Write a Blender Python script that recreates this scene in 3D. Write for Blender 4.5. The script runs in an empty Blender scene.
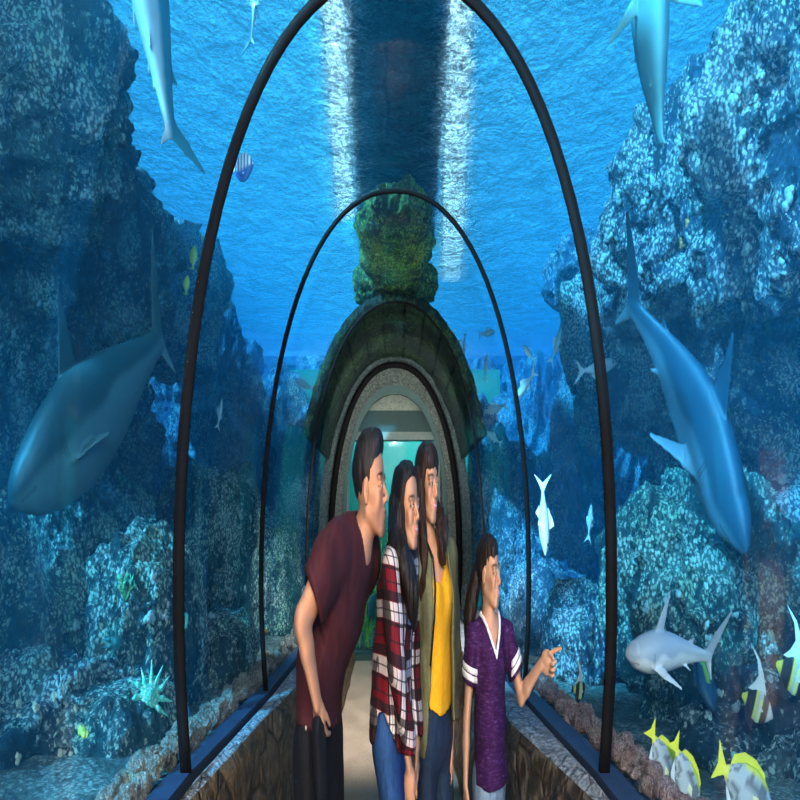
import bpy, bmesh, math, random
import numpy as np
from mathutils import Vector, Matrix

SC = bpy.context.scene
COL = SC.collection
PI = math.pi
EYE = 1.45
F_PX = 900.0
SQ = 0.42            # how slender things are across the tunnel


def at(px, py, y):
    """world point seen at photo pixel px,py when it stands y metres down the tunnel"""
    return Vector(((px - 395.0) * y / F_PX, y, EYE + (505.0 - py) * y / F_PX))


# ---------------------------------------------------------------- noise
def _hash(ix, iy, iz, seed):
    h = (ix.astype(np.int64) * 374761393 + iy.astype(np.int64) * 668265263 + iz.astype(np.int64) * 2147483647 + seed * 974711) & 0xFFFFFFFF
    h = ((h ^ (h >> 13)) * 1274126177) & 0xFFFFFFFF
    h = ((h ^ (h >> 16)) * 2246822519) & 0xFFFFFFFF
    h = h ^ (h >> 15)
    return (h & 0xFFFFFF).astype(np.float64) / float(0xFFFFFF) * 2 - 1


def noise3(P, seed=0):
    P = np.asarray(P, dtype=np.float64)
    i = np.floor(P).astype(np.int64)
    f = P - i
    u = f * f * (3 - 2 * f)
    r = 0
    for dx in (0, 1):
        wx = u[..., 0] if dx else 1 - u[..., 0]
        for dy in (0, 1):
            wy = u[..., 1] if dy else 1 - u[..., 1]
            for dz in (0, 1):
                wz = u[..., 2] if dz else 1 - u[..., 2]
                r = r + wx * wy * wz * _hash(i[..., 0] + dx, i[..., 1] + dy, i[..., 2] + dz, seed)
    return r


def fbm(P, octaves=4, seed=0, gain=0.5, ridge=False):
    a, s, r = 1.0, 0.0, 0.0
    P = np.asarray(P, dtype=np.float64)
    for o in range(octaves):
        n = noise3(P, seed + o * 17)
        if ridge:
            n = 1 - 2 * np.abs(n)
        r = r + a * n
        s += a
        a *= gain
        P = P * 2.03 + 11.3
    return r / s


# ---------------------------------------------------------------- mesh helpers
def link(o, parent=None):
    COL.objects.link(o)
    if parent is not None:
        o.parent = parent
    return o


def mesh_obj(name, verts, faces, mats, parent=None, smooth=True, fmat=None):
    me = bpy.data.meshes.new(name)
    me.from_pydata([tuple(v) for v in verts], [], [tuple(int(i) for i in f) for f in faces])
    if not isinstance(mats, (list, tuple)):
        mats = [mats]
    for m in mats:
        me.materials.append(m)
    if smooth:
        me.polygons.foreach_set('use_smooth', [True] * len(me.polygons))
    if fmat is not None:
        me.polygons.foreach_set('material_index', [int(i) for i in fmat])
    me.update()
    o = bpy.data.objects.new(name, me)
    return link(o, parent)


def quads_obj(name, V, Q, mats, parent=None, smooth=True, fmat=None):
    """fast path for numpy quads"""
    me = bpy.data.meshes.new(name)
    V = np.asarray(V, dtype=np.float32)
    Q = np.asarray(Q, dtype=np.int32)
    me.vertices.add(len(V))
    me.vertices.foreach_set('co', V.ravel())
    n = len(Q)
    k = Q.shape[1]
    me.loops.add(n * k)
    me.loops.foreach_set('vertex_index', Q.ravel())
    me.polygons.add(n)
    me.polygons.foreach_set('loop_start', np.arange(0, n * k, k, dtype=np.int32))
    me.polygons.foreach_set('loop_total', np.full(n, k, dtype=np.int32))
    if not isinstance(mats, (list, tuple)):
        mats = [mats]
    for m in mats:
        me.materials.append(m)
    if smooth:
        me.polygons.foreach_set('use_smooth', np.ones(n, dtype=bool))
    if fmat is not None:
        me.polygons.foreach_set('material_index', np.asarray(fmat, dtype=np.int32))
    me.update(calc_edges=True)
    me.validate()
    o = bpy.data.objects.new(name, me)
    return link(o, parent)


def add_color(o, cols, name='tint'):
    me = o.data
    a = me.color_attributes.new(name, 'FLOAT_COLOR', 'POINT')
    c = np.ones((len(me.vertices), 4), dtype=np.float32)
    c[:, :3] = cols
    a.data.foreach_set('color', c.ravel())


def add_vec(o, vecs, name='cloth'):
    me = o.data
    a = me.attributes.new(name, 'FLOAT_VECTOR', 'POINT')
    a.data.foreach_set('vector', np.asarray(vecs, dtype=np.float32).ravel())


def tag(o, label=None, cat=None, group=None, kind=None):
    if label: o['label'] = label
    if cat: o['category'] = cat
    if group: o['group'] = group
    if kind: o['kind'] = kind
    return o


def empty(name, loc=(0, 0, 0)):
    o = bpy.data.objects.new(name, None)
    o.location = loc
    o.empty_display_size = 0.05
    return link(o)


class MB:
    """collects simple shapes into one mesh"""
    def __init__(self):
        self.v, self.f = [], []

    def add(self, vs, fs):
        n = len(self.v)
        self.v += [tuple(v) for v in vs]
        self.f += [tuple(i + n for i in f) for f in fs]

    def box(self, x0, x1, y0, y1, z0, z1):
        self.add([(x0, y0, z0), (x1, y0, z0), (x1, y1, z0), (x0, y1, z0), (x0, y0, z1), (x1, y0, z1), (x1, y1, z1), (x0, y1, z1)],
                 [(0, 3, 2, 1), (4, 5, 6, 7), (0, 1, 5, 4), (1, 2, 6, 5), (2, 3, 7, 6), (3, 0, 4, 7)])

    def tube(self, pts, rad, n=8, sx=1.0):
        pts = [Vector(p) for p in pts]
        if not hasattr(rad, '__len__'):
            rad = [rad] * len(pts)
        rings = []
        ref = Vector((0.13, 0.31, 0.94)).normalized()
        for i, p in enumerate(pts):
            d = (pts[min(i + 1, len(pts) - 1)] - pts[max(i - 1, 0)])
            d = d.normalized() if d.length > 1e-9 else Vector((0, 0, 1))
            if abs(d.dot(ref)) > .97:
                ref = Vector((1, 0.1, 0)).normalized()
            u = d.cross(ref).normalized()
            w = d.cross(u)
            rings.append([p + (u * math.cos(2 * PI * k / n) + w * math.sin(2 * PI * k / n)) * rad[i] for k in range(n)])
        vs = [v for r in rings for v in r]
        fs = []
        for i in range(len(rings) - 1):
            for k in range(n):
                a = i * n + k
                b = i * n + (k + 1) % n
                fs.append((a, b, b + n, a + n))
        fs.append(tuple(reversed(range(n))))
        fs.append(tuple(range(len(vs) - n, len(vs))))
        if sx != 1.0:
            c = pts[0].x
            vs = [Vector((c + (v.x - c) * sx, v.y, v.z)) for v in vs]
        self.add(vs, fs)

    def ball(self, c, r, nu=10, nv=7):
        vs, fs = [], []
        if not hasattr(r, '__len__'):
            r = (r, r, r)
        vs.append((c[0], c[1], c[2] + r[2]))
        for j in range(1, nv):
            t = PI * j / nv
            for i in range(nu):
                a = 2 * PI * i / nu
                vs.append((c[0] + r[0] * math.sin(t) * math.cos(a), c[1] + r[1] * math.sin(t) * math.sin(a), c[2] + r[2] * math.cos(t)))
        vs.append((c[0], c[1], c[2] - r[2]))
        for i in range(nu):
            fs.append((0, 1 + i, 1 + (i + 1) % nu))
            for j in range(nv - 2):
                a = 1 + j * nu + i
                b = 1 + j * nu + (i + 1) % nu
                fs.append((a, a + nu, b + nu, b))
            fs.append((len(vs) - 1, 1 + (nv - 2) * nu + (i + 1) % nu, 1 + (nv - 2) * nu + i))
        self.add(vs, fs)

    def build(self, name, mat, parent=None, smooth=False):
        return mesh_obj(name, self.v, self.f, mat, parent, smooth)


# ---------------------------------------------------------------- distance fields -> one continuous surface
class Field:
    def __init__(self):
        self.p = []

    def cone(self, a, b, ra, rb, k=0.02, op='add', A=None):
        self.p.append(('cone', np.array(a, float), np.array(b, float), float(ra), float(rb), k, op)); return self

    def chain(self, pts, rad, k=0.02, op='add'):
        for i in range(len(pts) - 1):
            self.cone(pts[i], pts[i + 1], rad[i], rad[i + 1], k, op)
        return self

    def ell(self, c, r, R=None, k=0.02, op='add'):
        R = np.eye(3) if R is None else np.array(R, float)
        self.p.append(('ell', np.array(c, float), np.array(r, float), R, k, op)); return self

    def slab(self, a, b, wa, wb, L, k=0.03, op='add'):
        """capsule with an elliptic section: wa=(half width along L, half depth)"""
        self.p.append(('slab', np.array(a, float), np.array(b, float), np.array(wa, float), np.array(wb, float), np.array(L, float), k, op)); return self

    def spine(self, st, L, k=0.03, op='add', grow=0.0):
        for i in range(len(st) - 1):
            (a, w0, d0), (b, w1, d1) = st[i], st[i + 1]
            self.slab(a, b, (w0 + grow, d0 + grow), (w1 + grow, d1 + grow), L[i] if isinstance(L, list) else L, k, op)
        return self

    def func(self, fn, op='cut', k=0.0):
        self.p.append(('func', fn, k, op)); return self

    def box(self):
        lo, hi = np.full(3, 1e9), np.full(3, -1e9)
        for q in self.p:
            if q[-1] != 'add':
                continue
            l, h = self._bb(q)
            if l is not None:
                lo, hi = np.minimum(lo, l), np.maximum(hi, h)
        return lo, hi

    def _bb(self, q):
        if q[0] == 'cone':
            r = max(q[3], q[4]); return np.minimum(q[1], q[2]) - r, np.maximum(q[1], q[2]) + r
        if q[0] == 'ell':
            r = np.sqrt(((q[3] * q[2][None, :]) ** 2).sum(1)); return q[1] - r, q[1] + r
        if q[0] == 'slab':
            r = max(q[3].max(), q[4].max()); return np.minimum(q[1], q[2]) - r, np.maximum(q[1], q[2]) + r
        return None, None

    def _dist(self, q, X, Y, Z):
        if q[0] == 'cone':
            a, b, ra, rb = q[1:5]
            d = b - a
            L2 = max(float(d @ d), 1e-12)
            t = np.clip(((X - a[0]) * d[0] + (Y - a[1]) * d[1] + (Z - a[2]) * d[2]) / L2, 0, 1)
            return np.sqrt((X - a[0] - t * d[0]) ** 2 + (Y - a[1] - t * d[1]) ** 2 + (Z - a[2] - t * d[2]) ** 2) - (ra + (rb - ra) * t)
        if q[0] == 'ell':
            c, r, R = q[1:4]
            x, y, z = X - c[0], Y - c[1], Z - c[2]
            u = [x * R[0, i] + y * R[1, i] + z * R[2, i] for i in range(3)]
            k0 = np.sqrt(sum((u[i] / r[i]) ** 2 for i in range(3)))
            k1 = np.sqrt(sum((u[i] / r[i] ** 2) ** 2 for i in range(3))) + 1e-9
            return k0 * (k0 - 1) / k1
        if q[0] == 'slab':
            a, b, wa, wb, L = q[1:6]
            d = b - a
            n = float(np.linalg.norm(d)) + 1e-9
            e = d / n
            L = L - e * (L @ e); L = L / np.linalg.norm(L)
            D = np.cross(e, L)
            x, y, z = X - a[0], Y - a[1], Z - a[2]
            s = x * e[0] + y * e[1] + z * e[2]
            t = np.clip(s / n, 0, 1)
            u = x * L[0] + y * L[1] + z * L[2]
            v = x * D[0] + y * D[1] + z * D[2]
            s = s - t * n
            w = wa[0] + (wb[0] - wa[0]) * t
            g = wa[1] + (wb[1] - wa[1]) * t
            m = np.minimum(w, g)
            k0 = np.sqrt((u / w) ** 2 + (v / g) ** 2 + (s / m) ** 2)
            k1 = np.sqrt((u / w ** 2) ** 2 + (v / g ** 2) ** 2 + (s / m ** 2) ** 2) + 1e-9
            return k0 * (k0 - 1) / k1

    def eval(self, xs, ys, zs):
        F = np.full((len(xs), len(ys), len(zs)), 0.2)
        for q in self.p:
            op = q[-1]
            if q[0] == 'func':
                X, Y, Z = np.meshgrid(xs, ys, zs, indexing='ij')
                if op == 'cut':
                    F = np.maximum(F, q[1](X, Y, Z))
                elif op == 'sub':
                    F = np.maximum(F, -q[1](X, Y, Z))
                elif op == 'warp':
                    m = np.abs(F) < 0.05
                    F[m] += q[1](X[m], Y[m], Z[m])
                continue
            k = q[-2]
            l, h = self._bb(q)
            mrg = max(k, 0.0) + 0.03
            i0, i1 = np.searchsorted(xs, l[0] - mrg), np.searchsorted(xs, h[0] + mrg)
            j0, j1 = np.searchsorted(ys, l[1] - mrg), np.searchsorted(ys, h[1] + mrg)
            k0, k1 = np.searchsorted(zs, l[2] - mrg), np.searchsorted(zs, h[2] + mrg)
            if i1 <= i0 or j1 <= j0 or k1 <= k0:
                continue
            X, Y, Z = np.meshgrid(xs[i0:i1], ys[j0:j1], zs[k0:k1], indexing='ij')
            d = self._dist(q, X, Y, Z)
            S = F[i0:i1, j0:j1, k0:k1]
            kk = max(k, 1e-5)
            if op == 'add':
                hh = np.maximum(kk - np.abs(S - d), 0) / kk
                F[i0:i1, j0:j1, k0:k1] = np.minimum(S, d) - hh * hh * kk * 0.25
            else:
                d = -d
                hh = np.maximum(kk - np.abs(S - d), 0) / kk
                F[i0:i1, j0:j1, k0:k1] = np.maximum(S, d) + hh * hh * kk * 0.25
        return F

    def mesh(self, res, lo=None, hi=None):
        l, h = self.box()
        pad = res * 3 + 0.02
        l = l - pad; h = h + pad
        if lo is not None: l = np.maximum(l, np.array(lo, float))
        if hi is not None: h = np.minimum(h, np.array(hi, float))
        if not hasattr(res, '__len__'):
            res = (res,) * 3
        g = [np.arange(l[i], h[i] + res[i], res[i]) for i in range(3)]
        return surface_nets(self.eval(*g), *g)


def surface_nets(F, xs, ys, zs):
    S = F < 0
    nx, ny, nz = F.shape
    G = (xs, ys, zs)
    acc = np.zeros((nx - 1, ny - 1, nz - 1, 3))
    cnt = np.zeros((nx - 1, ny - 1, nz - 1))
    for ax in range(3):
        o = [a for a in range(3) if a != ax]
        sl0 = [slice(None)] * 3; sl1 = [slice(None)] * 3
        sl0[ax] = slice(0, -1); sl1[ax] = slice(1, None)
        A, B = F[tuple(sl0)], F[tuple(sl1)]
        cr = (A < 0) != (B < 0)
        idx = np.nonzero(cr)
        a, b = A[idx], B[idx]
        t = a / (a - b)
        pos = np.zeros((len(t), 3))
        for q in range(3):
            if q == ax:
                g = G[q]
                pos[:, q] = g[idx[q]] + t * (g[idx[q] + 1] - g[idx[q]])
            else:
                pos[:, q] = G[q][idx[q]]
        for d0 in (0, -1):
            for d1 in (0, -1):
                c = [None] * 3
                c[ax] = idx[ax]
                c[o[0]] = idx[o[0]] + d0
                c[o[1]] = idx[o[1]] + d1
                ok = (c[0] >= 0) & (c[1] >= 0) & (c[2] >= 0) & (c[0] < nx - 1) & (c[1] < ny - 1) & (c[2] < nz - 1)
                ci = (c[0][ok], c[1][ok], c[2][ok])
                for q in range(3):
                    np.add.at(acc[..., q], ci, pos[ok, q])
                np.add.at(cnt, ci, 1)
    has = cnt > 0
    ids = np.full(cnt.shape, -1, dtype=np.int64)
    ids[has] = np.arange(int(has.sum()))
    V = acc[has] / cnt[has][:, None]
    Q = []
    for ax in range(3):
        o = [a for a in range(3) if a != ax]
        if ax == 1:
            o = [2, 0]
        sl0 = [slice(None)] * 3; sl1 = [slice(None)] * 3
        sl0[ax] = slice(0, -1); sl1[ax] = slice(1, None)
        A, B = S[tuple(sl0)], S[tuple(sl1)]
        for flip, m in ((0, A & ~B), (1, ~A & B)):
            idx = list(np.nonzero(m))
            ok = (idx[o[0]] > 0) & (idx[o[1]] > 0) & (idx[o[0]] < F.shape[o[0]] - 1) & (idx[o[1]] < F.shape[o[1]] - 1)
            idx = [i[ok] for i in idx]
            def cell(a, b):
                c = list(idx)
                c[o[0]] = idx[o[0]] + a
                c[o[1]] = idx[o[1]] + b
                return ids[tuple(c)]
            q = np.stack([cell(-1, -1), cell(0, -1), cell(0, 0), cell(-1, 0)], 1)
            if flip:
                q = q[:, ::-1]
            Q.append(q)
    Q = np.concatenate(Q) if Q else np.zeros((0, 4), int)
    Q = Q[(Q >= 0).all(1)]
    return V, Q


def relax(V, Q, n=2, lam=0.5):
    E = np.concatenate([Q[:, [i, (i + 1) % 4]] for i in range(4)])
    E = np.unique(np.sort(E, 1), axis=0)
    deg = np.bincount(E.ravel(), minlength=len(V)).astype(float)[:, None] + 1e-9
    for _ in range(n):
        a = np.zeros_like(V)
        np.add.at(a, E[:, 0], V[E[:, 1]])
        np.add.at(a, E[:, 1], V[E[:, 0]])
        V = V * (1 - lam) + lam * a / deg
    return V


# ---------------------------------------------------------------- materials
def new_mat(name):
    m = bpy.data.materials.new(name)
    m.use_nodes = True
    nt = m.node_tree
    nt.nodes.clear()
    return m, nt


class NB:
    def __init__(self, name):
        self.m, self.nt = new_mat(name)
        self.out = self.nt.nodes.new('ShaderNodeOutputMaterial')

    def n(self, t, **kw):
        nd = self.nt.nodes.new('ShaderNode' + t)
        for k, v in kw.items():
            if hasattr(nd, k):
                setattr(nd, k, v)
            elif k in nd.inputs:
                nd.inputs[k].default_value = v
        return nd

    def l(self, a, b):
        self.nt.links.new(a, b)

    def coord(self, scale=(1, 1, 1), attr=None):
        if attr:
            a = self.n('Attribute'); a.attribute_name = attr; src = a.outputs['Vector']
        else:
            src = self.n('TexCoord').outputs['Object']
        mp = self.n('Mapping')
        mp.inputs['Scale'].default_value = scale
        self.l(src, mp.inputs['Vector'])
        return mp.outputs['Vector']

    def noise(self, vec, scale, detail=4, rough=0.55, dist=0.0):
        nd = self.n('TexNoise')
        nd.inputs['Scale'].default_value = scale
        nd.inputs['Detail'].default_value = detail
        nd.inputs['Roughness'].default_value = rough
        nd.inputs['Distortion'].default_value = dist
        self.l(vec, nd.inputs['Vector'])
        return nd.outputs['Fac']

    def voro(self, vec, scale, out='Distance', feature='F1'):
        nd = self.n('TexVoronoi')
        nd.feature = feature
        nd.inputs['Scale'].default_value = scale
        self.l(vec, nd.inputs['Vector'])
        return nd.outputs[out]

    def ramp(self, fac, stops, interp='LINEAR'):
        r = self.n('ValToRGB')
        r.color_ramp.interpolation = interp
        el = r.color_ramp.elements
        while len(el) < len(stops):
            el.new(0.5)
        for e, (p, c) in zip(el, stops):
            e.position = p
            e.color = (c[0], c[1], c[2], 1) if hasattr(c, '__len__') else (c, c, c, 1)
        self.l(fac, r.inputs['Fac'])
        return r.outputs['Color']

    def mix(self, fac, a, b, mode='MIX'):
        m = self.n('Mix')
        m.data_type = 'RGBA'
        m.blend_type = mode
        for v, i in ((fac, 0), (a, 6), (b, 7)):
            if isinstance(v, (int, float)):
                m.inputs[i].default_value = v if i == 0 else (v, v, v, 1)
            elif isinstance(v, tuple):
                m.inputs[i].default_value = (v[0], v[1], v[2], 1)
            else:
                self.l(v, m.inputs[i])
        return m.outputs[2]

    def math(self, op, a, b=0.0):
        m = self.n('Math')
        m.operation = op
        for v, i in ((a, 0), (b, 1)):
            if isinstance(v, (int, float)):
                m.inputs[i].default_value = v
            else:
                self.l(v, m.inputs[i])
        return m.outputs[0]

    def bump(self, h, strength=0.4, dist=0.01):
        b = self.n('Bump')
        b.inputs['Strength'].default_value = strength
        b.inputs['Distance'].default_value = dist
        self.l(h, b.inputs['Height'])
        return b.outputs['Normal']

    def bsdf(self, color, rough=0.7, metal=0.0, normal=None, spec=0.5, sss=0.0, sheen=0.0):
        p = self.n('BsdfPrincipled')
        if isinstance(color, tuple):
            p.inputs['Base Color'].default_value = (color[0], color[1], color[2], 1)
        else:
            self.l(color, p.inputs['Base Color'])
        if isinstance(rough, (int, float)):
            p.inputs['Roughness'].default_value = rough
        else:
            self.l(rough, p.inputs['Roughness'])
        p.inputs['Metallic'].default_value = metal
        p.inputs['Specular IOR Level'].default_value = spec
        if sss:
            p.inputs['Subsurface Weight'].default_value = sss
            p.inputs['Subsurface Radius'].default_value = (0.012, 0.005, 0.003)
            p.inputs['Subsurface Scale'].default_value = 1.0
        if sheen:
            p.inputs['Sheen Weight'].default_value = sheen
        if normal is not None:
            self.l(normal, p.inputs['Normal'])
        self.l(p.outputs[0], self.out.inputs['Surface'])
        return p


def plain(name, color, rough=0.6, metal=0.0, var=0.12, scale=30, spec=0.5, bump=0.15):
    b = NB(name)
    v = b.coord()
    n = b.noise(v, scale)
    dark = tuple(c * (1 - var) for c in color)
    lite = tuple(min(1, c * (1 + var)) for c in color)
    c = b.ramp(n, [(0.3, dark), (0.7, lite)])
    b.bsdf(c, rough, metal, b.bump(n, bump, 0.004), spec)
    return b.m
# ================================================================ materials of the place
def mat_reef(name, base, mid, pale, pale_amt=0.5, sc=1.0, seed=0.0):
    """rock crusted with pale growth and painted shadow gaps; vertical streak scale follows the slender world"""
    b = NB(name)
    v = b.coord((2.1 * sc, 1.2 * sc, 1.0 * sc))
    add = b.n('VectorMath'); add.operation = 'ADD'
    b.l(v, add.inputs[0]); add.inputs[1].default_value = (seed, seed * 2.3, seed * .7)
    v = add.outputs[0]
    big = b.noise(v, 2.2, 3, 0.5, 0.4)
    med = b.noise(v, 9, 4, 0.6, 0.6)
    fine = b.noise(v, 46, 5, 0.74, .8)
    vor = b.voro(v, 26)
    body = b.ramp(med, [(0.3, base), (0.62, mid)])
    crust = b.math('ADD', b.math('MULTIPLY', fine, 0.80), b.math('MULTIPLY', b.math('ADD', big, b.math('MULTIPLY', med, .5)), 0.80))  # broad noise thins the growth into dark areas, painted in for shadow
    crust = b.math('ADD', crust, b.math('MULTIPLY', vor, -0.22))
    t = 1.00 - 0.22 * pale_amt
    mask = b.ramp(crust, [(t - 0.015, 0.0), (t + 0.05, 1.0)])
    vs = b.voro(v, 46)
    sp = b.noise(v, 75, 3, .7)
    mask = b.mix(1.0, mask, b.ramp(b.math('ADD', vs, b.math('MULTIPLY', sp, -.5)), [(.14, 1.0), (.30, .16)]), 'MULTIPLY')
    hue = b.noise(v, 4.0, 2)
    pc = b.ramp(hue, [(0.3, (pale[0] * .75, pale[1] * .95, pale[2] * .8)), (0.5, pale), (0.7, (pale[0] * 1.0, pale[1] * .82, pale[2] * .85))])
    c = b.mix(mask, body, pc)
    h = b.math('ADD', b.math('MULTIPLY', fine, 1.0), b.math('MULTIPLY', med, 1.5))
    h = b.math('SUBTRACT', h, b.math('MULTIPLY', vor, 0.8))
    b.bsdf(c, 0.85, 0, b.bump(h, 1.0, 0.035), 0.25)
    return b.m


M = {}
M['reef_a'] = mat_reef('reef_rock_blue_grey', (.018, .045, .085), (.045, .11, .19), (.96, .98, .92), .82)  # pale amount raised so the growth also carries painted white glints
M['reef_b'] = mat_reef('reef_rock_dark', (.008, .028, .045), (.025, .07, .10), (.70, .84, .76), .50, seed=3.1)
M['reef_c'] = mat_reef('reef_rock_green', (.014, .045, .06), (.04, .12, .13), (.80, .90, .72), .62, seed=7.7)
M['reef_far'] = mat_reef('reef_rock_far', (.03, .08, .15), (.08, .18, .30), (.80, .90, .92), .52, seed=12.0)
M['algae'] = mat_reef('algae_rock', (.02, .035, .02), (.06, .12, .035), (.30, .55, .12), .70, seed=5.0)
M['dark_rock'] = mat_reef('dark_mossy_rock', (.006, .012, .012), (.018, .032, .026), (.07, .16, .045), .42, seed=9.0)

# stone of the low walls
def mat_ledge(name, c0, c1, c2, sc=(5, 2.2, 2.2)):
    b = NB(name)
    v = b.coord(sc)
    n1 = b.noise(v, 1.5, 4, .6, .8)
    n2 = b.noise(v, 7, 5, .65)
    vr = b.voro(v, 2.6, feature='DISTANCE_TO_EDGE')
    c = b.ramp(n2, [(0.32, c0), (0.5, c1), (0.68, c2)])
    crack = b.ramp(vr, [(0.0, 1.0), (0.07, 0.0)])
    crack = b.mix(n1, (0, 0, 0), crack, 'MIX')
    c = b.mix(crack, c, tuple(x * .15 for x in c0))
    h = b.math('ADD', n2, b.math('MULTIPLY', n1, 1.5))
    h = b.math('SUBTRACT', h, b.math('MULTIPLY', crack, .8))
    b.bsdf(c, 0.6, 0, b.bump(h, 0.9, .03), .4)
    return b.m


M['ledge_l'] = mat_ledge('brown_stone', (.04, .028, .018), (.14, .095, .055), (.27, .19, .11))
M['ledge_r'] = mat_ledge('black_brown_stone', (.012, .010, .009), (.06, .042, .028), (.24, .19, .14))
M['ledge_top'] = mat_ledge('grey_blue_capstone', (.10, .13, .17), (.28, .34, .40), (.60, .66, .70), (9, 5, 5))
M['concrete'] = mat_ledge('speckled_grey_concrete', (.07, .085, .085), (.17, .20, .19), (.30, .34, .31), (14, 9, 9))
b = NB('concrete_floor')
v = b.coord((2, 1, 1))
n = b.noise(v, 3, 5, .6)
n2 = b.noise(v, 40, 3)
b.bsdf(b.mix(b.ramp(n2, [(.3, 0.0), (.7, .5)]), b.ramp(n, [(.3, (.20, .15, .11)), (.7, (.40, .32, .25))]), (.46, .38, .30)), b.ramp(n, [(.3, .35), (.7, .65)]), 0, b.bump(n2, .2, .004))
M['floor'] = b.m
b = NB('pale_pebbled_panel')
v = b.coord((16, 10, 10))
vr = b.voro(v, 3.0)
n = b.noise(v, 2, 4)
b.bsdf(b.mix(b.ramp(vr, [(.12, 1.0), (.25, 0.0)]), b.ramp(n, [(.3, (.34, .38, .31)), (.7, (.52, .55, .46))]), (.10, .13, .12)), .8, 0, b.bump(vr, .5, .01))
M['pebble'] = b.m
M['rib'] = plain('black_rubber_seal', (.004, .004, .005), .8, 0, .2, spec=.12)
M['teal_paint'] = plain('dark_teal_paint', (.012, .06, .058), .6)
M['grey_paint'] = plain('grey_green_painted_beam', (.20, .27, .25), .55)
M['kerb'] = plain('blue_painted_kerb', (.012, .028, .065), .6, 0, .3, 14)
M['tank_wall'] = plain('blue_tank_lining', (.05, .40, .75), .9, 0, .25, 1.6)
M['tank_floor'] = mat_reef('tank_sand', (.10, .13, .12), (.22, .26, .24), (.6, .66, .6), .5, seed=2.2)
M['catwalk'] = plain('teal_catwalk', (.06, .34, .30), .6, 0, .3, 6)
M['backdrop'] = plain('teal_backdrop', (.03, .20, .09), .9, 0, .3, 2.2)

# thin acrylic: mostly see-through, mirror-like at a glancing angle
b = NB('clear_acrylic')
v = b.coord((2.0, 1.0, .6))
wav = b.noise(v, 3.5, 2, .5)
fr = b.n('Fresnel'); fr.inputs['IOR'].default_value = 1.22
tr = b.n('BsdfTransparent'); tr.inputs['Color'].default_value = (.965, .99, 1, 1)
gl = b.n('BsdfGlossy'); gl.inputs['Roughness'].default_value = .06
bp = b.bump(wav, .25, .02)
b.l(bp, gl.inputs['Normal'])
mx = b.n('MixShader')
b.l(b.math('MULTIPLY', fr.outputs[0], .09), mx.inputs[0]); b.l(tr.outputs[0], mx.inputs[1]); b.l(gl.outputs[0], mx.inputs[2])
b.l(mx.outputs[0], b.out.inputs['Surface'])
M['acrylic'] = b.m

# rippled water surface seen from below
b = NB('rippled_water_surface')
v = b.coord((2.2, 1.1, 1))
w1 = b.noise(v, 16, 4, .6, .6)
w2 = b.noise(v, 3.0, 3, .5, .4)
h = b.math('ADD', w1, b.math('MULTIPLY', w2, 3.2))
bp = b.bump(h, 1.0, .10)
tr = b.n('BsdfTransparent'); tr.inputs['Color'].default_value = (.72, .93, 1, 1)
rf = b.n('BsdfRefraction'); rf.inputs['IOR'].default_value = 1.25; rf.inputs['Roughness'].default_value = .05
b.l(bp, rf.inputs['Normal'])
mx = b.n('MixShader'); mx.inputs[0].default_value = .62
b.l(tr.outputs[0], mx.inputs[1]); b.l(rf.outputs[0], mx.inputs[2])
b.l(mx.outputs[0], b.out.inputs['Surface'])
M['water_top'] = b.m

# the water itself
b = NB('sea_water')
ab = b.n('VolumeAbsorption'); ab.inputs['Color'].default_value = (.0, .66, .90, 1); ab.inputs['Density'].default_value = .34
sc_ = b.n('VolumeScatter'); sc_.inputs['Color'].default_value = (.10, .62, 1, 1); sc_.inputs['Density'].default_value = .05; sc_.inputs['Anisotropy'].default_value = .2
ad = b.n('AddShader')
b.l(ab.outputs[0], ad.inputs[0]); b.l(sc_.outputs[0], ad.inputs[1]); b.l(ad.outputs[0], b.out.inputs['Volume'])
M['water'] = b.m

# lamp strip with the glitter of rippled water painted into its emission
b = NB('lamp_painted_glitter')
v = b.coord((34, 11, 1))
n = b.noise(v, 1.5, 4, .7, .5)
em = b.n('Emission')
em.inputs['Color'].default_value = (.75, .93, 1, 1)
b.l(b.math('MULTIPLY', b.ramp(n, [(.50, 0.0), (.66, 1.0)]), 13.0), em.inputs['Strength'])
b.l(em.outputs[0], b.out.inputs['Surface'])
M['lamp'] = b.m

# ================================================================ the tunnel
KY = [-1.6, 2.34, 3.81, 5.77, 7.69, 8.7]
KHW = [.56, .563, .563, .563, .563, .563]
KTOP = [2.90, 2.84, 2.776, 2.745, 2.66, 2.62]
KFOOT = [.80, .752, .66, .585, .55, .54]
NEXP = 2.2


def section(y, grow=0.0, n=44, low=0.0):
    hw = np.interp(y, KY, KHW) + grow
    top = np.interp(y, KY, KTOP) + grow
    foot = np.interp(y, KY, KFOOT) - low
    zc = foot + .45
    bh = top - zc
    pts = []
    for i in range(5):
        t = i / 5
        pts.append((-hw * (0.965 + .035 * math.sin(t * PI / 2)), foot + (zc - foot) * t))
    for i in range(n + 1):
        a = PI - PI * i / n
        c, s = math.cos(a), math.sin(a)
        e = 2 / NEXP
        pts.append((hw * math.copysign(abs(c) ** e, c), zc + bh * abs(s) ** e))
    for i in range(5):
        t = 1 - (i + 1) / 5
        pts.append((hw * (0.965 + .035 * math.sin(t * PI / 2)), foot + (zc - foot) * t))
    return pts


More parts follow.
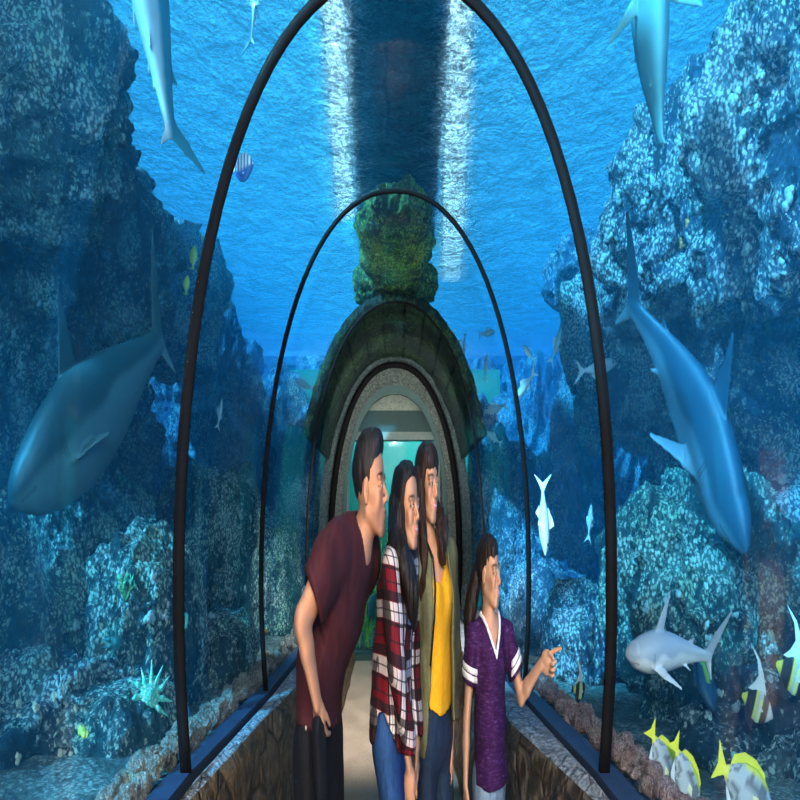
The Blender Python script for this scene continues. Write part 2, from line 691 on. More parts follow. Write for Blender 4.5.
def shell(name, ys, g0, g1, mat, kind='structure', low0=0.0, low1=0.0):
    """an arched shell of real thickness between two sections"""
    V, Fc = [], []
    S0 = [section(y, g0, low=low0) for y in ys]
    S1 = [section(y, g1, low=low1) for y in ys]
    m = len(S0[0])
    for k, y in enumerate(ys):
        V += [(x, y, z) for x, z in S0[k]]
    off = len(V)
    for k, y in enumerate(ys):
        V += [(x, y, z) for x, z in S1[k]]
    for k in range(len(ys) - 1):
        for i in range(m - 1):
            a = k * m + i
            Fc.append((a, a + 1, a + 1 + m, a + m))
            Fc.append((off + a, off + a + m, off + a + 1 + m, off + a + 1))
        for i in (0, m - 1):
            a = k * m + i
            q = (a, a + m, off + a + m, off + a)
            Fc.append(q if i == 0 else q[::-1])
    for k in (0, len(ys) - 1):
        for i in range(m - 1):
            a = k * m + i
            q = (a, off + a, off + a + 1, a + 1)
            Fc.append(q if k == 0 else q[::-1])
    o = mesh_obj(name, V, Fc, mat, None, True)
    if kind: o['kind'] = kind
    try:
        o.data.use_auto_smooth = True
    except Exception:
        pass
    return o


gl_spans = [(-1.5, 2.325), (2.355, 3.80), (3.82, 5.76), (5.78, 7.67)]
for i, (a, c) in enumerate(gl_spans):
    ys = list(np.linspace(a, c, 5))
    shell('window_%d' % (i + 1), ys, 0.0, 0.012, M['acrylic'])
for i, (y, w, d) in enumerate([(2.34, .025, .010), (3.81, .018, .007), (5.77, .014, .006), (7.69, .050, .02)]):
    shell('trim_%d' % (i + 1), [y - d, y + d], .012 - w, .013, M['rib'])

# floor and low walls
fl = MB(); fl.box(-.7, .75, -1.6, 8.75, -.12, 0)
tag(fl.build('floor', M['floor']), kind='structure')


def low_wall(name, side, yk, xin, zin, mat, mtop):
    """rough stone ledge wall; cap strip, face down to the floor"""
    ys = np.linspace(-1.5, 8.3, 300)
    prof = []
    for y in ys:
        xi = np.interp(y, yk, xin); zi = np.interp(y, yk, zin)
        foot = np.interp(y, KY, KFOOT)
        xo = .575
        row = [(xi - .05, 0.0)] + [(xi - .05 * (1 - t) , zi * t) for t in np.linspace(.06, .94, 22)]
        row += [(xi + .006, zi - .006), (xi + .02, zi + .004)]
        row += [(xi + .02 + (xo - .06 - xi - .02) * t, zi + (foot - .012 - zi) * t) for t in np.linspace(.15, 1, 8)]
        row += [(xo - .055, foot - .05), (xo + .06, foot - .05), (xo + .06, 0.0)]
        prof.append(row)
    m = len(prof[0])
    V = np.array([[(side * x, y, z) for x, z in r] for r, y in zip(prof, ys)]).reshape(-1, 3)
    idx = np.arange(m)[None, :].repeat(len(ys), 0).ravel()
    P = V * np.array([9, 4.5, 4.5])
    d = fbm(P, 4, 5 if side > 0 else 9, .55, ridge=True)
    face = (idx >= 1) & (idx <= 31)
    amp = np.where(idx <= 22, .030, .008) * face
    V[:, 0] -= side * d * amp * .6
    V[:, 2] += d * amp * .45 * (idx > 4)
    Q, fm = [], []
    for k in range(len(ys) - 1):
        for i in range(m):
            j = (i + 1) % m
            q = (k * m + i, k * m + j, (k + 1) * m + j, (k + 1) * m + i)
            Q.append(q if side > 0 else q[::-1])
            fm.append(1 if 23 <= i <= 31 else 0)
    n = len(ys) - 1
    Fc = [tuple(q) for q in Q]
    Fc += [tuple(range(m)) if side < 0 else tuple(reversed(range(m))), tuple(n * m + i for i in range(m))]
    fm += [0, 0]
    o = mesh_obj(name, V, Fc, [mat, mtop], None, True, fm)
    o['kind'] = 'structure'
    return o


YKL = [-1.5, 2.13, 3.15, 3.9, 5.2, 8.3]
low_wall('wall_left', -1, YKL, [.505, .50, .468, .44, .42, .42], [.76, .735, .69, .65, .59, .52], M['ledge_l'], M['ledge_top'])
low_wall('wall_right', 1, YKL, [.52, .50, .402, .385, .375, .375], [.75, .725, .69, .665, .62, .54], M['ledge_r'], M['ledge_top'])

# painted kerb that carries the acrylic
for s, nm in ((-1, 'trim_5'), (1, 'trim_6')):
    ys = np.linspace(-1.5, 8.3, 60)
    V, Fc = [], []
    for y in ys:
        f = np.interp(y, KY, KFOOT)
        x0, x1 = (.525, .585) if s > 0 else (.532, .585)
        V += [(s * x0, y, f - .045), (s * x0, y, f + .004), (s * x1, y, f + .004), (s * x1, y, f - .045)]
    for k in range(len(ys) - 1):
        for i in range(4):
            q = (k * 4 + i, k * 4 + (i + 1) % 4, k * 4 + 4 + (i + 1) % 4, k * 4 + 4 + i)
            Fc.append(q if s > 0 else q[::-1])
    Fc += [(0, 1, 2, 3), tuple(len(V) - 4 + i for i in range(4))]
    tag(mesh_obj(nm, V, Fc, M['kerb'], None, False), kind='structure')

# ---- far end: concrete portal, pebbled gable, beams and the end window
def flat_ring(name, outer, inner, y0, y1, mat):
    m = len(outer)
    V = [(x, y0, z) for x, z in outer] + [(x, y0, z) for x, z in inner] + [(x, y1, z) for x, z in outer] + [(x, y1, z) for x, z in inner]
    Fc = []
    for i in range(m - 1):
        Fc += [(i, i + 1, m + i + 1, m + i), (2 * m + i, 3 * m + i, 3 * m + i + 1, 2 * m + i + 1),
               (i, 2 * m + i, 2 * m + i + 1, i + 1), (m + i, m + i + 1, 3 * m + i + 1, 3 * m + i)]
    Fc += [(0, m, 3 * m, 2 * m), (m - 1, 3 * m - 1, 4 * m - 1, 2 * m - 1)]
    o = mesh_obj(name, V, Fc, mat, None, False)
    o['kind'] = 'structure'
    return o


def sec2(hw, top, foot, zc, n=44, e=2 / 2.2):
    P = [(-hw, foot + (zc - foot) * i / 5) for i in range(5)]
    for i in range(n + 1):
        a = PI - PI * i / n
        c, s = math.cos(a), math.sin(a)
        P.append((hw * math.copysign(abs(c) ** e, c), zc + (top - zc) * abs(s) ** e))
    P += [(hw, foot + (zc - foot) * (1 - (i + 1) / 5)) for i in range(5)]
    return P


flat_ring('wall_end', sec2(.66, 2.80, 0, 1.0), sec2(.43, 2.43, 0, 1.35), 7.72, 8.0, M['concrete'])
flat_ring('trim_7', sec2(.445, 2.475, 0, 1.35), sec2(.415, 2.40, 0, 1.35), 7.700, 7.722, M['teal_paint'])
g = MB(); g.box(-.52, .52, 8.42, 8.62, 2.33, 2.62)
tag(g.build('wall_gable', M['pebble']), kind='structure')
g = MB(); g.box(-.52, .52, 8.38, 8.60, 2.13, 2.33)
tag(g.build('trim_8', M['teal_paint']), kind='structure')
g = MB(); g.box(-.50, .47, 8.36, 8.58, 2.055, 2.13)
tag(g.build('trim_9', M['grey_paint']), kind='structure')
g = MB(); g.box(-.50, -.435, 8.36, 8.58, 0, 2.055)
tag(g.build('trim_10', M['grey_paint']), kind='structure')
g = MB(); g.box(.36, .42, 8.36, 8.58, 0, 2.055)
tag(g.build('trim_11', M['grey_paint']), kind='structure')
g = MB(); g.box(.42, .62, 8.38, 8.60, 0, 2.13); g.box(-.62, -.50, 8.38, 8.60, 0, 2.13)
tag(g.build('wall_far', M['concrete']), kind='structure')
g = MB(); g.box(-.435, .36, 8.38, 8.58, 0, .05)
tag(g.build('trim_12', M['teal_paint']), kind='structure')
g = MB(); g.box(-.435, .36, 8.47, 8.49, .05, 2.055)
tag(g.build('window_5', M['acrylic']), kind='structure')
# side linings between the portal and the end wall
for s, nm in ((-1, 'wall_passage'), (1, 'wall_passage.001')):
    g = MB(); g.box(*( (-.62, -.50) if s < 0 else (.50, .62)), 8.0, 8.38, 0, 2.62)
    tag(g.build(nm, M['concrete']), kind='structure')
g = MB(); g.box(-.62, .62, 8.0, 8.62, 2.62, 2.70)
tag(g.build('ceiling', M['concrete']), kind='structure')

# ================================================================ the tank round the tunnel
TX, TY0, TY1, TZ = 3.3, -1.6, 12.0, 3.42
for nm, bx in (('wall_tank_left', (-TX - .1, -TX, TY0, TY1, -.1, TZ + .3)), ('wall_tank_right', (TX, TX + .1, TY0, TY1, -.1, TZ + .3)),
               ('wall_tank_back', (-TX, TX, TY1, TY1 + .1, -.1, TZ + .3))):
    g = MB(); g.box(*bx); tag(g.build(nm, M['tank_wall']), kind='structure')
g = MB(); g.box(-TX + .01, TX - .01, TY1 - .12, TY1 - .01, TZ - .12, TZ + .3); tag(g.build('trim_13', M['kerb']), kind='structure')
g = MB(); g.box(-TX, TX, TY0 - .1, TY0, -.1, TZ + .3); tag(g.build('wall_entrance', M['teal_paint']), kind='structure')


def grid_sheet(name, xs, ys, fn, thick, mat, kind='structure'):
    X, Y = np.meshgrid(xs, ys, indexing='ij')
    Z = fn(X, Y)
    n, m = X.shape
    V = np.concatenate([np.stack([X, Y, Z], -1).reshape(-1, 3), np.stack([X, Y, Z - thick], -1).reshape(-1, 3)])
    I = np.arange(n * m).reshape(n, m)
    q = np.stack([I[:-1, :-1], I[1:, :-1], I[1:, 1:], I[:-1, 1:]], -1).reshape(-1, 4)
    Q = [q, q[:, ::-1] + n * m]
    for e, fl_ in ((I[0, :], 0), (I[-1, :], 1), (I[:, 0], 1), (I[:, -1], 0)):
        s = np.stack([e[:-1], e[1:], e[1:] + n * m, e[:-1] + n * m], -1)
        Q.append(s[:, ::-1] if fl_ else s)
    o = quads_obj(name, V, np.concatenate(Q), mat)
    if kind: o['kind'] = kind
    return o


for s, nm in ((-1, 'floor_tank_left'), (1, 'floor_tank_right')):
    def zf(X, Y, s=s):
        P = np.stack([X * 3.0, Y * 1.5, X * 0 + s * 9], -1)
        return np.interp(Y, KY, KFOOT) - .06 + .035 * fbm(P, 4, 3) + .10 * np.clip(np.abs(X) - .75, 0, 3)
    xs = np.linspace(.60, TX - .01, 110) * s
    grid_sheet(nm, xs if s > 0 else xs[::-1], np.linspace(TY0 + .01, 8.7, 260), zf, .5, M['tank_floor'])
grid_sheet('floor_tank_back', np.linspace(-TX + .01, TX - .01, 90), np.linspace(8.72, TY1 - .01, 60),
           lambda X, Y: .0 + .10 * fbm(np.stack([X * 2, Y * 1.2, X * 0], -1), 4, 8), .3, M['tank_floor'])

# water surface
def rip(X, Y):
    return TZ + .012 * fbm(np.stack([X * 9, Y * 4, X * 0], -1), 3, 4)
grid_sheet('water_surface', np.linspace(-TX + .02, TX - .02, 200), np.linspace(TY0 + .02, TY1 - .02, 260), rip, .004, M['water_top'], None)
tag(bpy.data.objects['water_surface'], 'rippled pale blue water surface above the clear tunnel', 'water', kind='structure')

# the body of water: a box with the tunnel cut out of it
def water_volume():
    ys = list(np.linspace(TY0 + .05, 8.33, 12))
    S = []
    for y in ys:
        q = section(y, .022)
        f_ = float(np.interp(y, KY, KFOOT)) - .052
        S.append([(-.638, -.05), (-.638, f_)] + q + [(.638, f_), (.638, -.05)])
    m = len(S[0])
    V, Fc = [], []
    for k, y in enumerate(ys):
        V += [(x, y, z) for x, z in S[k]]
    for k in range(len(ys) - 1):
        for i in range(m - 1):
            a = k * m + i
            Fc.append((a, a + 1, a + m + 1, a + m))
        a = k * m
        Fc.append((a + m - 1, a, a + m, a + 2 * m - 1))   # bottom of the cavity
    Fc.append(tuple((len(ys) - 1) * m + i for i in range(m)))
    base = len(V)
    x0, x1, y0, y1, z0, z1 = -TX + .03, TX - .03, TY0 + .05, TY1 - .03, -.08, TZ - .03
    V += [(x0, y0, z0), (x1, y0, z0), (x1, y1, z0), (x0, y1, z0), (x0, y0, z1), (x1, y0, z1), (x1, y1, z1), (x0, y1, z1)]
    c = lambda *i: tuple(base + j for j in i)
    Fc += [c(0, 3, 2, 1), c(4, 5, 6, 7), c(1, 2, 6, 5), c(2, 3, 7, 6), c(3, 0, 4, 7)]
    # front face with an arched hole, as strips from the arch to the outer box
    h = m // 2
    Fc.append((base + 0, 0) + tuple(range(1, h + 1)) + (base + 5, base + 4))
    Fc.append((base + 1, base + 5) + tuple(range(h, m)))
    Fc.append((base + 0, base + 1, m - 1, 0))
    me = bpy.data.meshes.new('sea_water')
    me.from_pydata(V, [], Fc)
    me.materials.append(M['water'])
    bm = bmesh.new(); bm.from_mesh(me)
    bmesh.ops.triangulate(bm, faces=[f for f in bm.faces if len(f.verts) > 4])
    bmesh.ops.recalc_face_normals(bm, faces=bm.faces)
    bm.to_mesh(me); bm.free()
    o = bpy.data.objects.new('sea_water', me)
    link(o)
    tag(o, 'clear blue sea water filling the tank around the tunnel', 'water', kind='stuff')
    return o


water_volume()

g = MB(); g.box(-2.55, -.95, -.7, 1.3, TZ + .12, TZ + .24)  # unseen slab added above the water to keep direct sun off the people
tag(g.build('ceiling_sun_blocker', M['catwalk']), kind='structure')

# catwalk over the water and the two lamp rows beside it
g = MB()
V = [(-.16, 2.0, TZ + .05), (.18, 2.0, TZ + .05), (.30, 7.0, TZ + .05), (-.28, 7.0, TZ + .05)]
V2 = [(x, y, z + .12) for x, y, z in V]
g.add(V + V2, [(0, 1, 2, 3), (7, 6, 5, 4), (0, 4, 5, 1), (1, 5, 6, 2), (2, 6, 7, 3), (3, 7, 4, 0)])
tag(g.build('catwalk', M['catwalk']), 'dark teal catwalk crossing above the water over the tunnel', 'catwalk')


def lamp_row(pts, lab):
    root = empty('strip_lamp', (pts[0][0], pts[0][1], TZ + .1))
    tag(root, lab, 'lamp', 'strip lamps above the water')
    (xa, ya, wa), (xb, yb, wb) = pts
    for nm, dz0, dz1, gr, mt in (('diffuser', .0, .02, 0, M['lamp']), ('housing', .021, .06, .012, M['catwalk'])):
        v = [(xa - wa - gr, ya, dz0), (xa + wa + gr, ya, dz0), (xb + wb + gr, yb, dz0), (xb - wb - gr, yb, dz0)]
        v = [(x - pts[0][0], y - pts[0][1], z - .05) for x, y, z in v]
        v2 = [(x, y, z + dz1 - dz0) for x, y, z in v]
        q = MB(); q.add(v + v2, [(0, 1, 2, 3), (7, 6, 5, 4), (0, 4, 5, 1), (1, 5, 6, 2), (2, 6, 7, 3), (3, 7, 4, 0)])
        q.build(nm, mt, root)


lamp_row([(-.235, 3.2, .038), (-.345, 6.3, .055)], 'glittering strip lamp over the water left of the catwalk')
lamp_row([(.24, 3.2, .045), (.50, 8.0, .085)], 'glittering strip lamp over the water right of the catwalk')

# lights ---------------------------------------------------------
W = bpy.data.worlds.new('world'); SC.world = W
W.use_nodes = True
bg = W.node_tree.nodes['Background']
bg.inputs['Color'].default_value = (.08, .55, .96, 1)
bg.inputs['Strength'].default_value = 1.7


def sun(name, d, strength, color, angle):
    l = bpy.data.lights.new(name, 'SUN'); l.energy = strength; l.color = color; l.angle = math.radians(angle)
    o = bpy.data.objects.new(name, l); link(o)
    o.rotation_euler = Vector(d).to_track_quat('-Z', 'Y').to_euler()
    return o


def area(name, loc, d, size, power, color, sy=None):
    l = bpy.data.lights.new(name, 'AREA'); l.energy = power; l.color = color; l.size = size
    if sy: l.shape = 'RECTANGLE'; l.size_y = sy
    o = bpy.data.objects.new(name, l); link(o); o.location = loc
    o.rotation_euler = Vector(d).to_track_quat('-Z', 'Y').to_euler()
    return o


def spot(name, loc, d, power, deg, color, r=.02):
    l = bpy.data.lights.new(name, 'SPOT'); l.energy = power; l.color = color; l.spot_size = math.radians(deg); l.spot_blend = .8
    l.shadow_soft_size = r
    o = bpy.data.objects.new(name, l); link(o); o.location = loc
    o.rotation_euler = Vector(d).to_track_quat('-Z', 'Y').to_euler()
    return o


sun('daylight', (.50, .56, -.64), 100.0, (.46, .86, 1), 3)
area('tunnel_light', (-.12, -.9, 2.35), (.08, 3.2, -.95), .9, 185, (1, .87, .74), .9)
spot('portal_fill_light', (0, 6.3, 2.2), (0, 1.9, .02), 70, 100, (.95, 1, .92))  # added spot without a fixture, brightens the concrete portal
spot('roof_fill_light', (0, 4.4, .5), (0, 1.5, 2.6), 160, 55, (.85, 1, .70))  # made-up uplight near the floor, added to light the mossy rock overhead
spot('floor_fill_light', (-.05, 5.2, 2.4), (0, 1.0, -2.3), 430, 80, (1, .93, .84))  # added warm spot that offsets the blue cast on the floor
area('tunnel_side_light', (.40, -.2, 1.9), (-.2, 2.3, -.45), .35, 24, (1, .95, .9), .6)

cam = bpy.data.cameras.new('camera')
co = bpy.data.objects.new('camera', cam); link(co)
co.location = (0, 0, EYE)
co.rotation_euler = (PI / 2, 0, 0)
cam.sensor_width = 36
cam.lens = F_PX / 800 * 36
cam.shift_x = 5 / 800
cam.shift_y = 105 / 800
cam.clip_start = .02
SC.camera = co
SC.view_settings.view_transform = 'Standard'
SC.view_settings.look = 'None'
SC.view_settings.gamma = 1
SC.view_settings.use_curve_mapping = False
SC.view_settings.exposure = 0.0
SC.cycles.transparent_max_bounces = 24
SC.cycles.max_bounces = 10
SC.cycles.volume_bounces = 1
SC.cycles.transmission_bounces = 8
SC.cycles.caustics_reflective = False
SC.cycles.caustics_refractive = False
# ================================================================ reef
from mathutils.bvhtree import BVHTree


def cube_sphere(n):
    V, Q = [], []
    t = np.tan(np.linspace(-PI / 4, PI / 4, n))
    for ax in range(3):
        for s in (-1, 1):
            A, B = np.meshgrid(t, t, indexing='ij')
            P = np.zeros(A.shape + (3,))
            P[..., ax] = s
            P[..., (ax + 1) % 3] = A
            P[..., (ax + 2) % 3] = B
            P /= np.linalg.norm(P, axis=-1)[..., None]
            off = sum(len(v) for v in V)
            I = np.arange(n * n).reshape(n, n) + off
            q = np.stack([I[:-1, :-1], I[1:, :-1], I[1:, 1:], I[:-1, 1:]], -1).reshape(-1, 4)
            Q.append(q if s > 0 else q[:, ::-1])
            V.append(P.reshape(-1, 3))
    V = np.concatenate(V); Q = np.concatenate(Q)
    key = np.round(V * 1e5).astype(np.int64)
    _, first, inv = np.unique(key, axis=0, return_index=True, return_inverse=True)
    inv = inv.ravel()
    return V[first], inv[Q]


CS = {n: cube_sphere(n) for n in (10, 24, 52, 76)}
SURF = []          # (verts, quads) of the reef, for setting things down on it


def rock(name, label, cat, c, r, seed, mat, n=52, lump=.42, med=.16, fine=.05, group=None, sq=.75, zmax=None, keep=True):
    U, Q = CS[n]
    # squarish super-ellipsoid, then displaced
    k = (np.abs(U) ** (2 / sq)).sum(1) ** (-sq / 2)
    P = U * (k[:, None] * .75 + .25)
    R = np.array(r)
    W_ = P * R
    S = np.array([2.1, 1.1, 1.0])
    big = fbm(W_ * S * 1.5 / max(.4, min(1.0, R[2])) + seed * 3.7, 3, seed)
    md = fbm(W_ * S * 5.5 + seed, 4, seed + 5, .55, ridge=True)
    fn = fbm(W_ * S * 21 + seed, 3, seed + 9, .6)
    sc = min(1.0, float(R.mean()))
    d = 1 + lump * big + med * md
    V = P * R * d[:, None]
    N = U / R; N /= np.linalg.norm(N, axis=1)[:, None]
    V = V + N * (fine * fn * sc)[:, None] * np.array([.6, 1, 1])
    V[:, 0] *= 1.0
    V += np.array(c)
    if zmax is not None:
        V[:, 2] = np.minimum(V[:, 2], zmax - .02 * (1 + fn))
    # never into the tunnel
    lim = .66
    y = V[:, 1]
    inside = (y < 8.6) & (V[:, 2] < np.interp(y, KY, KTOP) + .12)
    if c[0] > .3:
        V[:, 0] = np.where(inside, np.maximum(V[:, 0], lim + .02 * fn), V[:, 0])
    elif c[0] < -.3:
        V[:, 0] = np.where(inside, np.minimum(V[:, 0], -lim - .02 * fn), V[:, 0])
    V[:, 0] = np.clip(V[:, 0], -3.24, 3.24)
    V[:, 2] = np.maximum(V[:, 2], .1)
    if keep:
        SURF.append((V, Q))
    loc = np.array(c)
    o = quads_obj(name, V - loc, Q, mat)
    o.location = loc
    tag(o, label, cat, group)
    return o


RA, RB, RC, RF = M['reef_a'], M['reef_b'], M['reef_c'], M['reef_far']
# right-hand reef
rock('reef_rock', 'massive craggy reef wall crusted with pale growth behind the diving shark', 'reef', (2.25, 4.5, 1.55), (.75, 1.5, 1.4), 1, RA, 76)
rock('reef_rock', 'high reef crag at upper right sloping up to the water surface', 'reef', (1.78, 4.3, 2.95), (.62, .95, .62), 2, RA, 76, zmax=3.36)
rock('reef_rock', 'blue shaded reef shoulder between the tunnel and the upper right crag', 'reef', (1.55, 5.6, 2.45), (.42, .8, .55), 13, RA, 52, zmax=3.36)
rock('reef_rock', 'rugged rock bank behind the small pale shark', 'reef', (1.42, 3.9, .95), (.42, .8, .55), 3, RC, 76)
rock('reef_rock', 'low dark rock behind the yellow-backed fish at bottom right', 'reef', (1.28, 2.75, .62), (.34, .45, .26), 4, RB, 52)
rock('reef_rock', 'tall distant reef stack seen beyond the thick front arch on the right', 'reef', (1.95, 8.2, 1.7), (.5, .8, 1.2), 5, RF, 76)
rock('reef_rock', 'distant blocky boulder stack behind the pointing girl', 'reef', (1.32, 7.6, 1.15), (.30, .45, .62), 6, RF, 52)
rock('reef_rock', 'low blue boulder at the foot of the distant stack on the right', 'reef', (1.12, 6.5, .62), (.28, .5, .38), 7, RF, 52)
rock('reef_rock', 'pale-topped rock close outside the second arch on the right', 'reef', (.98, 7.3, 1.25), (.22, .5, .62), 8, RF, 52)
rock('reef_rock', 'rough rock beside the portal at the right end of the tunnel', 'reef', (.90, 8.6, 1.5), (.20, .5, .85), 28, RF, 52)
# left-hand reef
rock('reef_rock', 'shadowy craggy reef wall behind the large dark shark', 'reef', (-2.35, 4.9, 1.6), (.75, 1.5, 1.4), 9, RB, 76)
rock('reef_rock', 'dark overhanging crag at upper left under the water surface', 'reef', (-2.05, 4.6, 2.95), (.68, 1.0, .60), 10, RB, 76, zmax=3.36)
rock('reef_rock', 'blue-grey crag left of the tunnel roof beside the hanging tail', 'reef', (-1.75, 6.4, 3.0), (.45, .7, .6), 11, RA, 52, zmax=3.36)
rock('reef_rock', 'coral crusted rock bank below the large dark shark', 'reef', (-1.62, 4.3, .95), (.42, .8, .58), 12, RC, 76)
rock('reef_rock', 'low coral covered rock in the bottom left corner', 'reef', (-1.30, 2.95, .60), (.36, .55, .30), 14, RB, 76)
rock('reef_rock', 'upright rock carrying the green sun star', 'reef', (-1.02, 3.75, .92), (.19, .48, .42), 15, RC, 52, lump=.25)
rock('reef_rock', 'pale crusted rock between the first two arches on the left', 'reef', (-1.12, 5.5, 1.05), (.24, .6, .62), 16, RC, 76)
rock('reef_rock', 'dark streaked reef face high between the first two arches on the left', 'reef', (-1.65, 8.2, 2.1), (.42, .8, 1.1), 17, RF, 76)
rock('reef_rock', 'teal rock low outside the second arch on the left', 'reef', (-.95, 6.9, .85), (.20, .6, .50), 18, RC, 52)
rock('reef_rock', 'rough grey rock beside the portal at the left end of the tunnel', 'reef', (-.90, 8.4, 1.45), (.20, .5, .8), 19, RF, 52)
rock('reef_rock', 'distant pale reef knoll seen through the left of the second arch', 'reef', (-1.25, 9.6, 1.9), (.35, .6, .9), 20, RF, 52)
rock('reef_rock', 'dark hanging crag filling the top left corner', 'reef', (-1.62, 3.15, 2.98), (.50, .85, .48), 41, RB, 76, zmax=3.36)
rock('reef_rock', 'craggy speckled outcrop filling the top right corner', 'reef', (1.62, 3.35, 2.85), (.46, .75, .58), 42, RA, 76, zmax=3.36)
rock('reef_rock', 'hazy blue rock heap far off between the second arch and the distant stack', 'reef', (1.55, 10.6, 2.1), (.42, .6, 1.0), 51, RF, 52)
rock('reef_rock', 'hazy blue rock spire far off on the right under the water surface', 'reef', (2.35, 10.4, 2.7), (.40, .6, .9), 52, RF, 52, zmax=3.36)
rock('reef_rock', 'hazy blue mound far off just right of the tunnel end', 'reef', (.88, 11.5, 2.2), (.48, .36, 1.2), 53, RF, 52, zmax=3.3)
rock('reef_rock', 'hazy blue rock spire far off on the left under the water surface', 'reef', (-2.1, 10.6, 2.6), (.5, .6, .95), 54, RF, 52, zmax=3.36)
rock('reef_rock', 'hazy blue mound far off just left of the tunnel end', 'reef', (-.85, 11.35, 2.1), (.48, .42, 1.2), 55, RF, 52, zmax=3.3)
rock('reef_rock', 'shaded purple-blue boulder hanging near the surface right of the front arch', 'reef', (1.42, 6.6, 3.15), (.26, .5, .26), 56, RF, 52, zmax=3.38)
rock('reef_rock', 'low coral crusted boulder on the tank floor beyond the pointing hand', 'reef', (.98, 4.7, .72), (.20, .42, .26), 61, RA, 52)
rock('reef_rock', 'low rounded boulder by the foot of the second arch on the right', 'reef', (.93, 5.75, .72), (.18, .42, .34), 62, RF, 52)
rock('reef_rock', 'small coral crusted boulder at lower left under the sun star', 'reef', (-.98, 3.05, .70), (.17, .35, .15), 63, RC, 52)
rock('reef_rock', 'low boulder on the tank floor between the first two arches on the left', 'reef', (-.88, 4.5, .70), (.14, .4, .20), 64, RC, 52)
# over the tunnel
rock('algae_rock', 'green mossy rock slab lying over the tunnel roof', 'rock', (.0, 5.35, 3.02), (.20, .75, .13), 21, M['algae'], 52, lump=.2, med=.2, keep=False)
rock('algae_rock', 'green mossy boulder resting above the third arch', 'rock', (.0, 6.35, 2.98), (.26, .45, .15), 22, M['algae'], 52, lump=.2, med=.2, keep=False)


def cover_arch():
    ys = np.linspace(5.95, 7.70, 60)
    V = []
    m = 110
    for k, y in enumerate(ys):
        S = section(y, .04, n=140)
        S = S[26:-26]
        S = [S[int(i)] for i in np.linspace(0, len(S) - 1, m)]
        T = section(y, .095, n=140)
        T = T[26:-26]
        T = [T[int(i)] for i in np.linspace(0, len(T) - 1, m)][::-1]
        V.append([(x, y, z) for x, z in S + T])
    n2 = 2 * m
    V = np.array(V).reshape(-1, 3)
    d = fbm(V * np.array([14, 5, 7]), 4, 31, .55, ridge=True)
    d2 = (d + 1) * .5
    C = np.array([0, 0, 1.6])
    dirn = V - C; dirn[:, 1] = 0; dirn /= np.linalg.norm(dirn, axis=1)[:, None]
    V = V + dirn * (d2 * .03)[:, None]
    Q = []
    for k in range(len(ys) - 1):
        for i in range(n2):
            j = (i + 1) % n2
            Q.append((k * n2 + i, (k + 1) * n2 + i, (k + 1) * n2 + j, k * n2 + j))
    Q = np.array(Q)
    for k in (0, len(ys) - 1):
        for i in range(m - 1):
            a, b_ = k * n2 + i, k * n2 + n2 - 1 - i
            q = (a, a + 1, b_ - 1, b_)
            Q = np.vstack([Q, q if k == 0 else q[::-1]])
    o = quads_obj('rock_arch', V, Q, [M['dark_rock']])
    tag(o, 'dark green-black rock arch wrapped over the far end of the tunnel', 'rock')


cover_arch()

allV = np.concatenate([v for v, q in SURF])
offs = np.cumsum([0] + [len(v) for v, q in SURF])
allQ = np.concatenate([q + o for (v, q), o in zip(SURF, offs)])
REEF_T = BVHTree.FromPolygons([tuple(v) for v in allV.tolist()], [tuple(q) for q in allQ.tolist()])


def on_reef(px, py):
    o = Vector((0, 0, EYE))
    d = (at(px, py, 1.0) - o).normalized()
    h = REEF_T.ray_cast(o, d)
    return (h[0], h[1]) if h[0] is not None else (None, None)


def squash(pts, c=(0, 0, 0)):
    """slender across the tunnel, about the thing's own origin"""
    P = np.array(pts, float)
    P[:, 0] *= SQ
    return P


# ---- corals
CM = {
    'pale': plain('pale_coral', (.42, .50, .48), .7, 0, .2, 40),
    'cream': plain('cream_coral', (.50, .45, .33), .7, 0, .2, 40),
    'orange': plain('orange_coral', (.85, .32, .08), .7, 0, .25, 30),
    'green': plain('green_coral', (.18, .62, .30), .6, 0, .25, 30),
    'pink': plain('pink_coral', (.70, .38, .45), .7, 0, .25, 30),
    'teal': plain('teal_coral', (.10, .55, .50), .6, 0, .25, 30),
    'dim': plain('dim_teal_star', (.03, .20, .20), .7, 0, .25, 30),
    'yellow': plain('yellow_sponge', (.78, .74, .14), .7, 0, .25, 30),
    'rubble': mat_reef('coral_rubble', (.30, .16, .16), (.62, .38, .36), (.92, .74, .68), .6, sc=3),
    'rubble_pale': mat_reef('pale_coral_rubble', (.20, .19, .16), (.46, .44, .38), (.82, .80, .70), .5, sc=3),
}


def knob_coral(loc, nrm, size, mat, seed, name, label, group):
    """a cluster of rounded knobs with pitted tops"""
    rnd = random.Random(seed)
    U, Q = CS[10]
    Vs, Qs, off = [], [], 0
    t1 = nrm.orthogonal().normalized(); t2 = nrm.cross(t1)
    for k in range(rnd.randint(7, 11)):
        a, rr = rnd.uniform(0, 2 * PI), size * rnd.uniform(0, .75)
        r = size * rnd.uniform(.22, .42)
        c = t1 * math.cos(a) * rr + t2 * math.sin(a) * rr + nrm * (r * .6 * (1.3 - rr / size))
        P = U * r * (1 + .30 * fbm(U * 3.1 + seed + k, 3, seed)[:, None]) + np.array(c)
        P[:, 0] *= .55
        P *= .5
        Vs.append(P); Qs.append(Q + off); off += len(P)
    o = quads_obj(name, np.concatenate(Vs), np.concatenate(Qs), mat)
    o.location = loc
    return tag(o, label, 'coral', group)


